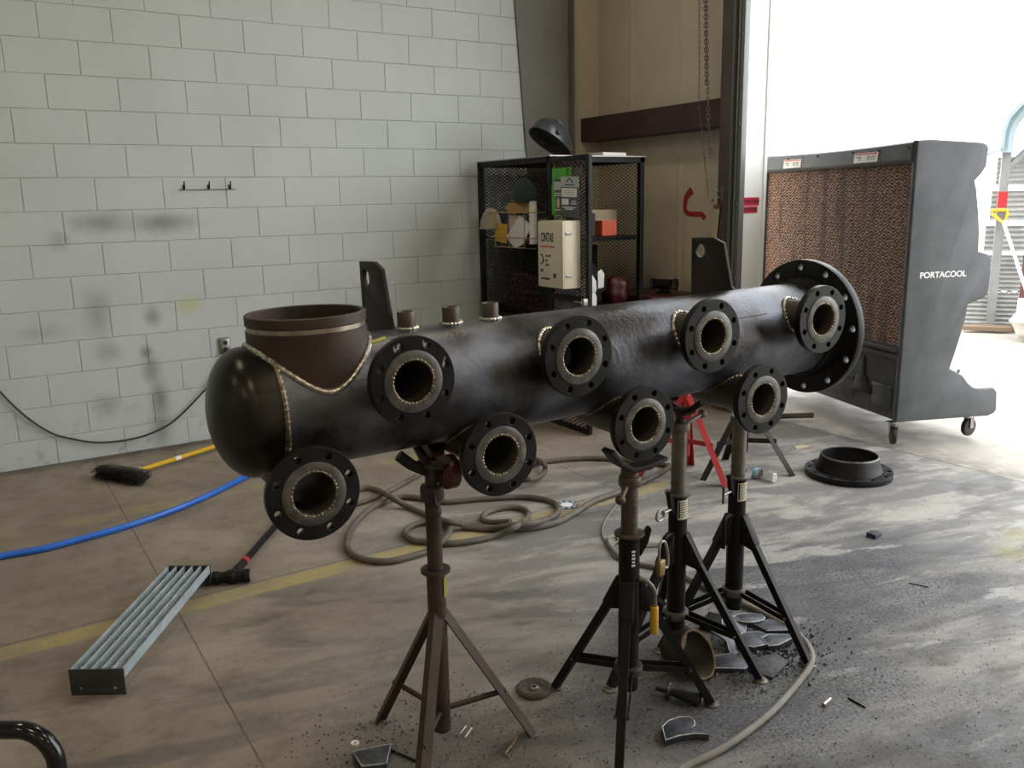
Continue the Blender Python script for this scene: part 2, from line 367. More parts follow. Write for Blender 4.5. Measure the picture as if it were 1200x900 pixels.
def plate_mesh(loops, depth, bev=0.0, res=1):
    """flat plate with real holes: loops of 2D points, outer first"""
    cu = bpy.data.curves.new('plate', 'CURVE'); cu.dimensions = '2D'; cu.fill_mode = 'BOTH'; cu.extrude = max(1e-5, depth/2-bev); cu.bevel_depth = bev; cu.bevel_resolution = 1
    cu.offset = -bev
    for L in loops:
        sp = cu.splines.new('POLY'); sp.points.add(len(L)-1); sp.use_cyclic_u = True
        for p, q in zip(sp.points, L): p.co = (q[0], q[1], 0, 1)
    o = bpy.data.objects.new('plate', cu); col.objects.link(o)
    dg = bpy.context.evaluated_depsgraph_get(); dg.update()
    me = bpy.data.meshes.new_from_object(o.evaluated_get(dg))
    bpy.data.objects.remove(o); bpy.data.curves.remove(cu)
    bm = bmesh.new(); bm.from_mesh(me); bmesh.ops.remove_doubles(bm, verts=bm.verts, dist=1e-6); bm.to_mesh(me); bm.free()
    return me
def circ(r, n=40, cx=0, cy=0): return [(cx+r*math.cos(2*PI*k/n), cy+r*math.sin(2*PI*k/n)) for k in range(n)]
def plate(name, loops, depth, m, parent=None, M=None, bev=0.0, smooth=30):
    me = plate_mesh(loops, depth, bev)
    if M is not None: me.transform(M)
    me.materials.clear(); me.materials.append(MAT[m]); me.name = name
    return link(name, me, parent, smooth)
def text_mesh(s, size, extrude=.0006, bold=0.0, sx=1.0, align='CENTER'):
    cu = bpy.data.curves.new('t', 'FONT'); cu.body = s; cu.size = size; cu.extrude = extrude; cu.offset = bold; cu.align_x = align; cu.align_y = 'CENTER'
    o = bpy.data.objects.new('t', cu); col.objects.link(o)
    dg = bpy.context.evaluated_depsgraph_get(); dg.update()
    me = bpy.data.meshes.new_from_object(o.evaluated_get(dg)); bpy.data.objects.remove(o)
    me.transform(Matrix.Diagonal((sx, 1, 1, 1))); return me
def text(name, s, size, m, M, parent=None, **k):
    me = text_mesh(s, size, **k); me.transform(M); me.materials.clear(); me.materials.append(MAT[m]); return link(name, me, parent, 0)
def frameM(o, x, y):
    """matrix with origin o, local X along x, local Y along y"""
    x = V(x).normalized(); y = V(y); y = (y-x*y.dot(x)).normalized(); z = x.cross(y)
    m = Matrix((x, y, z)).transposed().to_4x4(); m.translation = V(o); return m

def tag(o, label, cat, group=None, kind=None):
    o['label'] = label; o['category'] = cat
    if group: o['group'] = group
    if kind: o['kind'] = kind
    return o
def thing(name, label, cat, loc=(0,0,0), rz=0.0, group=None, M=None):
    o = bpy.data.objects.new(name, None); col.objects.link(o); o.empty_display_size = .05
    if M is not None: o.matrix_world = M
    else: o.location = loc; o.rotation_euler = (0, 0, rz)
    return tag(o, label, cat, group)
def struct(o): o['kind'] = 'structure'; return o
def bez(pts, n=8, closed=False):
    """Catmull-Rom through points"""
    pts = [V(p) for p in pts]; out = []; N = len(pts)
    rng = range(N if closed else N-1)
    for i in rng:
        if closed: a, b, c, d = pts[(i-1) % N], pts[i], pts[(i+1) % N], pts[(i+2) % N]
        else: a, b, c, d = pts[max(i-1, 0)], pts[i], pts[i+1], pts[min(i+2, N-1)]
        for k in range(n):
            t = k/n; out.append(.5*((2*b)+(c-a)*t+(2*a-5*b+4*c-d)*t*t+(3*b-a-3*c+d)*t**3))
    if not closed: out.append(pts[-1])
    return out
def mesh_panel(mb, o, ux, uy, W, H, pw=.052, ph=.026, t=.0022):
    """expanded metal: diamond lattice of thin strands in the plane (ux,uy)"""
    o, ux, uy = V(o), V(ux).normalized(), V(uy).normalized(); nz = ux.cross(uy)
    nx, ny = max(2, round(W/pw)), max(2, round(H/ph)); dx, dy = W/nx, H/ny
    def seg(a, b):
        pa, pb = o+ux*a[0]+uy*a[1], o+ux*b[0]+uy*b[1]; d = (pb-pa).normalized(); s = d.cross(nz)*t; q = nz*t*.9
        mb.add([pa-s-q, pa+s-q, pa+q, pb-s-q, pb+s-q, pb+q], [(0,1,4,3), (1,2,5,4), (2,0,3,5)])
    for i in range(nx):
        for j in range(ny):
            m = (i+.5)*dx, (j+.5)*dy
            seg((i*dx, (j+.5)*dy), ((i+.5)*dx, j*dy)); seg(((i+.5)*dx, j*dy), ((i+1)*dx, (j+.5)*dy))
            seg((i*dx, (j+.5)*dy), ((i+.5)*dx, (j+1)*dy)); seg(((i+.5)*dx, (j+1)*dy), ((i+1)*dx, (j+.5)*dy))

# ------------------------------------------------------------------ the setting
CEIL = 5.0
mb = MB(); mb.box((-1.9, -6.0, -.1), (12.4, 13.0, .2)); struct(mb.build('floor', 'floor', smooth=0))
mb = MB(); mb.box((34.3, 0, -.12), (60, 80, .2)); struct(mb.build('ground', 'ground', smooth=0))
mb = MB(); mb.box((4.3, -6.0, -.06), (.06, 13, .11)); struct(mb.build('trim_1', 'jamb', smooth=0))
mb = MB(); mb.box((-1.9, -6, CEIL+.05), (12.6, 13, .1)); struct(mb.build('ceiling', 'ceiling', smooth=0))

# block wall: 16 x 8 inch blocks with raked joints, laid in running bond
def block_wall():
    mb = MB(); bw, bh, g, dep, ch = .4064, .2032, .0022, .0045, .0035
    z_top = 2.8145
    mb.add([(-8, .0052, -.1), (3.62, .0052, -.1), (3.62, .0052, CEIL), (-8, .0052, CEIL)], [(0, 1, 2, 3)])
    row = -11
    while True:
        z1 = z_top-row*bh; z0 = z1-bh; row += 1
        if z1 > CEIL: continue
        if z1 < .01: break
        off = 0 if (row-1) % 2 == 0 else -.5*bw
        k = -20
        while k < 10:
            x0 = k*bw+off; x1 = x0+bw; k += 1
            if x0 > 3.6 or x1 < -7.9: continue
            x1 = min(x1, 3.62); zz0 = max(z0, -.05)
            j = random.uniform(-.0006, .0006)
            A = [(x0+g, dep, zz0+g), (x1-g, dep, zz0+g), (x1-g, dep, z1-g), (x0+g, dep, z1-g)]
            B = [(x0+g+ch, j, zz0+g+ch), (x1-g-ch, j, zz0+g+ch), (x1-g-ch, j, z1-g-ch), (x0+g+ch, j, z1-g-ch)]
            mb.add(A+B, [(4,5,6,7), (0,1,5,4), (1,2,6,5), (2,3,7,6), (3,0,4,7)])
    return struct(mb.build('wall_left', 'block', smooth=0))
block_wall()
# metal-panel wall that carries the big doorway
YJ = -1.46                      # jamb line
DOOR_S, DOOR_H = -7.6, 4.7
def ribbed(mb, x, y0, y1, z0, z1, pitch=.305):
    """ribbed liner sheet in the plane x, ribs standing into the room"""
    ys = []; y = y0
    while y < y1-1e-6:
        for q, d in ((0, 0), (.02, .004), (.05, .004), (.07, 0)):
            if y+q < y1: ys.append((y+q, x-d))
        y += pitch
    ys.append((y1, x))
    vs = [(b, a, z) for z in (z0, z1) for a, b in ys]; n = len(ys)
    mb.add(vs, [(i, i+1, i+1+n, i+n) for i in range(n-1)])
mb = MB(); ribbed(mb, 4.40, YJ-.02, .5, 0, CEIL, .61); ribbed(mb, 4.40, -13, DOOR_S, 0, CEIL, .61); ribbed(mb, 4.40, DOOR_S, YJ-.02, DOOR_H, CEIL, .61)
wall_back = struct(mb.build('wall_back', 'panelwall', smooth=0))
mb = MB(); mb.add([(3.3, .22, 0), (4.45, .22, 0), (4.45, .22, CEIL), (3.3, .22, CEIL)], [(0,1,2,3)]); struct(mb.build('wall_corner', 'panelwall', smooth=0))
mb = MB(); mb.box((-8.05, -6, CEIL/2), (.1, 13, CEIL)); struct(mb.build('wall_west', 'block', smooth=0))
mb = MB()
mb.box((-1.9, -12.4, CEIL/2), (12.6, .1, CEIL))
struct(mb.build('wall_south', 'panelwall', smooth=0))
# tapered steel frame column between block wall and panel wall
mb = MB()
def xl(z): return 3.468-(z-1.98)*.0757
P = [(xl(0), 0), (3.90, 0), (3.90, CEIL), (xl(CEIL), CEIL)]
mb.prism([(x, z) for x, z in P], .21, frameM((0, .19, 0), (1,0,0), (0,0,1)))
mb.box((3.905, .06, CEIL/2), (.012, .30, CEIL))
struct(mb.build('trim_2', 'frame_col', smooth=0))
# red-oxide girt (Z purlin) across the panel wall
mb = MB(); zc = 2.20
mb.box((4.205, -.62, zc), (.008, 1.68, .195), bev=.002); mb.box((4.30, -.62, zc+.095), (.19, 1.68, .007)); mb.box((4.30, -.62, zc-.095), (.19, 1.68, .007))
mb.box((4.213, -.62, zc-.085), (.012, 1.68, .02))
struct(mb.build('trim_3', 'girt', smooth=0))
# door jamb channel and roller-door track
mb = MB()
mb.box((4.30, YJ-.055, 2.5), (.20, .11, 5.0), bev=.004); mb.box((4.20, YJ-.055, 2.5), (.008, .118, 5.0))
struct(mb.build('trim_4', 'jamb', smooth=0))
mb = MB()
for yy, wd, xx in ((YJ-.117, .012, 4.185), (YJ-.140, .020, 4.215), (YJ-.160, .010, 4.190), (YJ-.188, .034, 4.200)):
    mb.box((xx+.025, yy, 2.5), (.05, wd, 5.0), bev=.002)
mb.box((4.245, YJ-.15, 2.5), (.012, .09, 5.0))
for z in (1.02, 1.55, 2.1, 2.7): mb.cyl((4.19, YJ-.188, z), (4.198, YJ-.188, z), .009, seg=10)
struct(mb.build('trim_5', 'track', smooth=30))
# white exterior return panel with the two red warning strips
mb = MB(); mb.box((4.345, -1.650, 2.5), (.235, .020, 5.0), bev=.003); mb.box((4.455, -1.655, 2.5), (.03, .034, 5.0), bev=.003)
struct(mb.build('trim_6', 'white_panel', smooth=0))
def sign(z0, z1, x0, x1, s, lab):
    t = thing('warning_sign', lab, 'sign', ((x0+x1)/2, -1.6615, (z0+z1)/2), PI/2)
    y0, y1 = x0, x1
    mb = MB(); mb.box((0, 0, 0), (.003, abs(y1-y0), z1-z0)); mb.build('sign_face', 'redsign', t, 0)
    text('sign_lettering', s, .030, 'ink', frameM((-.0022, 0, 0), (0, -1, 0), (0, 0, 1)), t, bold=.0006, sx=.80)
sign(1.535, 1.592, 4.232, 4.408, 'DO NOT STAND', 'red strip sign reading DO NOT STAND, upper of two on the white door panel')
sign(1.481, 1.528, 4.240, 4.392, 'IN DOORWAY', 'red strip sign reading IN DOORWAY, lower of two on the white door panel')
# red L sprayed on the liner panel
mb = MB(); pts = [onp(*p, 0, 4.3955) for p in ((811, 223), (807, 227), (804, 232), (803, 239), (803, 246), (807, 250), (814, 251), (822, 251), (826, 256))]
cv = bez(pts, 6); mb.tube([(4.394, p.y, p.z) for p in cv], .02, 8, rad=lambda t: .030-.014*min(1, t*2.2)+.004*t)
for v in range(len(mb.v)):
    x, y, z = mb.v[v]; mb.v[v] = (4.394+(x-4.394)*.06, y, z)
mb.build('paint_mark', 'redspray', wall_back)

# ceiling lamps of the shop
for x in (-5.2, -1.6, 1.9):
    for y in (-2.6, -6.2, -9.8):
        area_light('bay_lamp', (x, y, CEIL-.12), (0, 0, 0), .45, .45, LAMP, (1.0, .86, .62))

# ------------------------------------------------------------------ pipe manifold
R0, RI = .162, .1525
mf = thing('pipe_manifold', 'large black welded steel pipe header with eight flanged side outlets, lying across pipe stands', 'pipe manifold', (0, -4.002, 1.110))
mf.rotation_euler = (0, -.013, -.020)
XS, XE = .045, 2.033
NZ = [(.068, -.156), (.333, .072), (.567, -.156), (.821, .072), (1.05, -.156), (1.31, .072), (1.532, -.156), (1.798, .072)]
LF, SO, SI = .248, .056, .050
NX, NR = .160, .149             # big top outlet
XM = Matrix.Rotation(PI/2, 4, 'Y')   # z -> x
# shell with the openings cut through
def cut_shell():
    mb = MB(); mb.lathe([(R0, XS), (R0, XE), (RI, XE), (RI, XS)], 96, XM, closed=True)
    sh = mb.build('shell', 'scale_steel', mf, 30)
    for i, (x, u) in enumerate(NZ):
        c = MB(); c.cyl((x, .02 if u < -.1 else 0, u), (x, -.3, u), SI*.98, seg=32); k = c.build('cutter', 'scale_steel')
        k.matrix_world = mf.matrix_basis
        md = sh.modifiers.new('b', 'BOOLEAN'); md.operation = 'DIFFERENCE'; md.solver = 'EXACT'; md.object = k; k['cut'] = 1
    c = MB(); c.cyl((NX, 0, 0), (NX, 0, .4), NR-.012, seg=48); k = c.build('cutter', 'scale_steel'); k.matrix_world = mf.matrix_basis; k['cut'] = 1
    md = sh.modifiers.new('b', 'BOOLEAN'); md.operation = 'DIFFERENCE'; md.solver = 'EXACT'; md.object = k
    bpy.context.view_layer.update()
    dg = bpy.context.evaluated_depsgraph_get(); dg.update()
    me = bpy.data.meshes.new_from_object(sh.evaluated_get(dg)); sh.modifiers.clear(); sh.data = me; me.name = 'shell'
    for p in me.polygons: p.use_smooth = True
    me.set_sharp_from_angle(angle=math.radians(30))
    for o in [o for o in bpy.data.objects if o.get('cut')]: bpy.data.objects.remove(o)
    return sh
shell = cut_shell()
# 2:1 head
prof = [(R0, XS)]
for k in range(0, 15):
    a = PI/2*k/14; prof.append((R0*math.cos(a)+.0005, XS-.05-.095*math.sin(a)))
inner = [(max(.0006, (RI)*math.cos(PI/2*k/10)), XS-.05-.086*math.sin(PI/2*k/10)) for k in range(10, -1, -1)]+[(RI, XS)]
mb = MB(); mb.lathe(prof+inner, 80, XM, closed=True)
cap = mb.build('end_cap', 'cap_steel', mf, 40)
def bead(path, r, amp=.35, closed=True, seg=8, step=None):
    mb = MB(); n = len(path); R = []
    P = [V(p) for p in path]
    for i, p in enumerate(P):
        t = (P[(i+1) % n]-P[i-1] if closed else P[min(i+1, n-1)]-P[max(i-1, 0)]).normalized()
        a = t.orthogonal().normalized() if i == 0 else (a0-t*a0.dot(t)).normalized()
        a0 = a; b = t.cross(a); rr = r*(1+amp*math.sin(i*1.9)*.5+random.uniform(-amp, amp)*.35)
        R.append([p+a*rr*math.cos(2*PI*k/seg)+b*rr*math.sin(2*PI*k/seg) for k in range(seg)])
    if closed: R.append(R[0]); mb.ring(R, True, False, False)
    else: mb.ring(R)
    return mb
bead([(XS, (R0+.000)*math.cos(2*PI*k/240), (R0+.000)*math.sin(2*PI*k/240)) for k in range(240)], .0075, .22).build('weld_seam', 'dullweld', mf)['label'] = 'dull girth weld round the rounded end'
# big grooved outlet on top
ZT = .2335
ch = []
N = 96
def shellz(y, r=R0): return math.sqrt(max(0, r*r-y*y))
outer = [[], [], [], [], [], [], [], []]; 
lev = [(NR, None), (NR, ZT-.040), (NR-.004, ZT-.038), (NR-.004, ZT-.026), (NR, ZT-.024), (NR, ZT-.002), (NR-.002, ZT), (NR-.011, ZT), (NR-.013, ZT-.002), (NR-.013, ZT-.09), (NR-.013, None)]
rings = []
for r, z in lev:
    rings.append([(NX+r*math.cos(2*PI*k/N), r*math.sin(2*PI*k/N), (shellz(r*math.sin(2*PI*k/N))-.004) if z is None else z) for k in range(N)])
rings.append(rings[0])
mb = MB(); mb.ring(rings, True, False, False); neck = mb.build('top_outlet', 'rust', mf, 40); neck['label'] = 'brown rusty grooved pipe stub'
mb = MB(); mb.lathe([(NR-.0035, ZT-.0375), (NR-.0032, ZT-.0375), (NR-.0032, ZT-.0265), (NR-.0035, ZT-.0265)], 96, Matrix.Translation((NX, 0, 0)), closed=True)
mb.build('groove', 'rustband', neck)['label'] = 'bare shiny groove band'
bead([(NX+(NR+.004)*math.cos(2*PI*k/200), (NR+.004)*math.sin(2*PI*k/200), shellz((NR+.004)*math.sin(2*PI*k/200))+.002) for k in range(200)], .0070, .28).build('weld_bead', 'weld', neck)
# flanged side outlets
FO, FT, RF, BC, BH = .111, .023, .0765, .0925, .0092
bolt0 = [math.radians(22.5+random.uniform(-4, 4)) for _ in NZ]
def make_flange_mesh():
    loops = [circ(FO, 64), circ(.0560, 48)]+[circ(BH, 16, BC*math.cos(2*PI*(k+.5)/8), BC*math.sin(2*PI*(k+.5)/8)) for k in range(8)]
    return plate_mesh(loops, FT, .0012)
fme = make_flange_mesh(); fme.materials.clear(); fme.materials.append(MAT['flange_steel']); fme.name = 'flange'
for i, (x, u) in enumerate(NZ):
    # stub: fish-mouthed to the header
    n = 56; L = []
    def back(r, k):
        zz = u+r*math.sin(2*PI*k/n); return -shellz(zz, R0)+.004 if abs(zz) < R0 else .03
    def fr(r, y): return [(x+r*math.cos(2*PI*k/n), y, u+r*math.sin(2*PI*k/n)) for k in range(n)]
    bk = lambda r: [(x+r*math.cos(2*PI*k/n), back(r, k), u+r*math.sin(2*PI*k/n)) for k in range(n)]
    bki = [(x+SI*math.cos(2*PI*k/n), back(SO, k)+.001, u+SI*math.sin(2*PI*k/n)) for k in range(n)]
    rings = [bk(SO), fr(SO, -LF+.006), fr(SO-.001, -LF+.005), fr(SI+.001, -LF+.005), fr(SI, -LF+.007), bki]; rings.append(rings[0])
    mb = MB(); mb.ring(rings, True, False, False); nz = mb.build('side_outlet', 'stub', mf, 40)
    bp = [(x+(SO+.003)*math.cos(2*PI*k/100), (back(SO+.003, k*n/100))-.006, u+(SO+.003)*math.sin(2*PI*k/100)) for k in range(100)]
    if u > 0: bead(bp, .0055, .5).build('weld_bead', 'weld', nz)
    else:
        ks = [k for k in range(100) if abs(u+(SO+.003)*math.sin(2*PI*k/100)) < R0-.004]
        ks = sorted(ks, key=lambda k: (k+50) % 100 if False else (k+25) % 100)
        bead([bp[k] for k in ks], .0055, .5, closed=False).build('weld_bead', 'dullweld', nz)
    f = bpy.data.objects.new('flange', fme); col.objects.link(f); f.parent = nz
    f.matrix_basis = Matrix.Translation((x, -LF+.002+FT/2, u))@Matrix.Rotation(PI/2, 4, 'X')@Matrix.Rotation(bolt0[i]-math.radians(22.5), 4, 'Z')
    MX = Matrix.Translation((x, -LF, u))@Matrix.Rotation(PI/2, 4, 'X')   # local z -> -y
    mb = MB(); mb.lathe([(RF, -.004), (RF, -.0004), (RF-.0006, 0), (.0575, 0), (.0562, -.0015), (.0562, -.004)], 56, MX, closed=True)
    mb.build('raised_face', 'machined', nz, 40)['label'] = 'turned grey sealing face'
    mb = MB(); mb.lathe([(.0565, -.012-FT), (.070, -.002-FT), (.070, -FT+.004), (.0565, -FT+.004)], 48, MX, closed=True); mb.build('flange_hub', 'flange_steel', nz, 40)
    bead([(x+.0540*math.cos(2*PI*k/110), -LF+.004, u+.0540*math.sin(2*PI*k/110)) for k in range(110)], .0042, .4).build('bore_weld', 'dullweld', nz)
    if i == 1:   # paint-marker figures beside three bolt holes
        for ang, kind in ((118, '6'), (70, '6'), (26, 'L')):
            a = math.radians(ang); text('chalk_mark', kind, .022, 'chalk', Matrix.Translation((x+.094*math.cos(a), -LF+.0015, u+.094*math.sin(a)))@Matrix.Rotation(PI/2, 4, 'X')@Matrix.Rotation(.25 if kind == '6' else -.5, 4, 'Z'), nz, sx=.75)
# end flange with its rim weld
loops = [circ(.2415, 96), circ(R0-.001, 80)]+[circ(.0127, 20, .2159*math.cos(2*PI*(k+.5)/12), .2159*math.sin(2*PI*(k+.5)/12)) for k in range(12)]
plate('end_flange', loops, .032, 'flange_steel', mf, Matrix.Translation((XE-.030, 0, 0))@XM@Matrix.Rotation(.18, 4, 'Z'), .0016)
mb = MB(); mb.lathe([(R0-.002, XE-.095), (R0+.006, XE-.092), (R0+.019, XE-.055), (R0+.019, XE-.04), (R0-.002, XE-.04)], 80, XM, closed=True); mb.build('flange_hub', 'flange_steel', mf, 50)
# threaded couplings along the crest
for x in (.432, .566, .690):
    mb = MB(); T = Matrix.Translation((x, 0, 0))
    mb.lathe([(.024, R0-.006), (.024, R0+.044), (.0232, R0+.0455), (.0185, R0+.0455), (.0175, R0+.044), (.0175, R0-.006)], 36, T, closed=True); k = mb.build('coupling', 'rusttube', mf, 40)
    bead([(x+.027*math.cos(2*PI*q/60), .027*math.sin(2*PI*q/60), R0+.001) for q in range(60)], .0055, .4).build('weld_bead', 'weld', k)
# lifting lugs: plate standing across the pipe
for x in (.400, 1.655):
    pr = [(-.055, .08), (.225, .06), (.225, .25), (.215, .332), (.205, .338), (.105, .338), (.052, .318), (.03, .21)]
    lug_out = [(-.03, R0-.03), (.215, .10), (.215, .332), (.11, .336), (.06, .318), (.02, R0+.01)]
    hole = circ(.024, 24, .172, .288)
    Mx = frameM((x, 0, 0), (0, 1, 0), (0, 0, 1))
    plate('lifting_lug', [lug_out, hole], .0125, 'lug', mf, Mx, .0012)

# crayon and paint marks on the shell
def shell_mark(pts, r, m, name, lab=None):
    P_ = []
    for x, a in pts: P_.append((x, -(R0+.0006)*math.cos(a), (R0+.0006)*math.sin(a)))
    mb = MB(); mb.tube(bez(P_, 6), r, 6); o = mb.build(name, m, shell)
    if lab: o['label'] = lab
shell_mark([(.255, 1.02), (.285, 1.12), (.315, 1.16), (.345, 1.22)], .0045, 'olive', 'paint_mark', 'smear of yellow paint marker')
shell_mark([(.010+.04, -.42), (.048, -.52), (.052, -.62), (.062, -.70)], .0016, 'chalk', 'chalk_line', 'short white chalk stroke')
shell_mark([(.672, .25), (.676, .05), (.670, -.12)], .0009, 'machined', 'scratch')
shell_mark([(1.005, .55), (1.02, .30), (1.022, .08)], .0009, 'machined', 'scratch')
shell_mark([(1.47, .62), (1.56, .60), (1.66, .62)], .0009, 'ink', 'layout_line', 'dark layout line')
# ------------------------------------------------------------------ pipe stands
def angle_leg(p0, p1, out, a=.030, t=.005):
    """steel angle from p0 to p1 with its ridge facing out"""
    p0, p1, out = V(p0), V(p1), V(out).normalized(); d = (p1-p0).normalized(); out = (out-d*out.dot(d)).normalized(); s = d.cross(out)
    e1 = (s-out).normalized(); e2 = (-s-out).normalized()
    poly = [V((0,0,0)), e1*a, e1*a-e2.cross(d)*0+e2*t, e1*t+e2*t, e2*a+e1*t, e2*a]
    mb = MB(); mb.ring([[p0+q for q in poly], [p1+q for q in poly]]); return mb

def old_stand(loc, legs, label):
    """rusty tripod stand with screw collar and two-roller head"""
    t = thing('pipe_stand', label, 'pipe stand', loc, 0, 'pipe stands under the header')
    mb = MB(); mb.lathe([(.0265, .09), (.0265, .590), (.0225, .590), (.0225, .09)], 28, closed=True); mb.build('outer_tube', 'rust', t)
    mb = MB(); mb.lathe([(.0225, .588), (.042, .588), (.042, .596), (.0225, .596)], 36, closed=True); mb.build('collar_ring', 'rust', t)
    mb = MB(); mb.cyl((0, 0, .30), (0, 0, .815), .0220, seg=28); mb.build('inner_tube', 'rust', t)
    mb = MB(); mb.lathe([(.005, .800), (.0315, .803), (.0335, .808), (.0335, .838), (.031, .843), (.005, .844)], 32); mb.build('collar_nut', 'rust', t)
    mb = MB(); mb.cyl((0, 0, .83), (0, 0, .905), .0185, seg=24); mb.build('neck', 'rust', t)
    mb = MB(); k = V((-.030, -.075, .795)); mb.cyl((-.012, -.028, .822), k, .0075, seg=12); mb.sphere(k, .0175, 10); mb.build('handle', 'rust', t)['label'] = 'ball-ended turning handle'
    for ang in legs:
        a = math.radians(ang); c, s = math.cos(a), math.sin(a)
        angle_leg((.026*c, .026*s, .475), (.297*c, .297*s, .004), (c, s, .6), .031).build('leg', 'rust', t, 0)
        mb = MB(); mb.cyl((.024*c, .024*s, .155), (.205*c-.004*c, .205*s-.004*s, .168), .0085, seg=12); mb.build('brace', 'rust', t)
    # V head: two arms across the pipe, each with a roller
    mb = MB(); mb.box((0, 0, .905), (.05, .07, .014), bev=.003)
    for s in (-1, 1): mb.tube([(0, s*.015, .905), (0, s*.05, .912), (0, s*.088, .938)], .013, 10)
    mb.build('head', 'rust', t)
    mb = MB(); mb.tube([(-.012, .0, .885), (-.05, .02, .905), (-.082, .03, .935)], .016, 10); mb.build('head_arm', 'lug', t)
    mb = MB(); mb.lathe([(.008, -.021), (.040, -.021), (.047, -.014), (.047, .014), (.040, .021), (.008, .021)], 32, Matrix.Translation((.030, -.045, .888))@Matrix.Rotation(PI/2, 4, 'Y'), closed=True); mb.build('roller', 'darkred', t)['label'] = 'dark red wheel'
    mb = MB(); mb.lathe([(.008, -.021), (.033, -.021), (.038, -.014), (.038, .014), (.033, .021), (.008, .021)], 32, Matrix.Translation((.045, .075, .905))@Matrix.Rotation(PI/2, 4, 'Y'), closed=True); mb.build('roller', 'darkred', t)
    plate('tag', [[(-.005, -.03), (.005, -.03), (.006, .028), (-.004, .03)]], .001, 'olive', t, frameM((.015, -.0262, .545), (1, .35, 0), (0, 0, 1)))['label'] = 'yellow tag'
    return t
old_stand((.463, -4.055, 0), (108, 228, -12), 'brown rusty tripod pipe stand with a red roller, nearest the rounded end of the header')

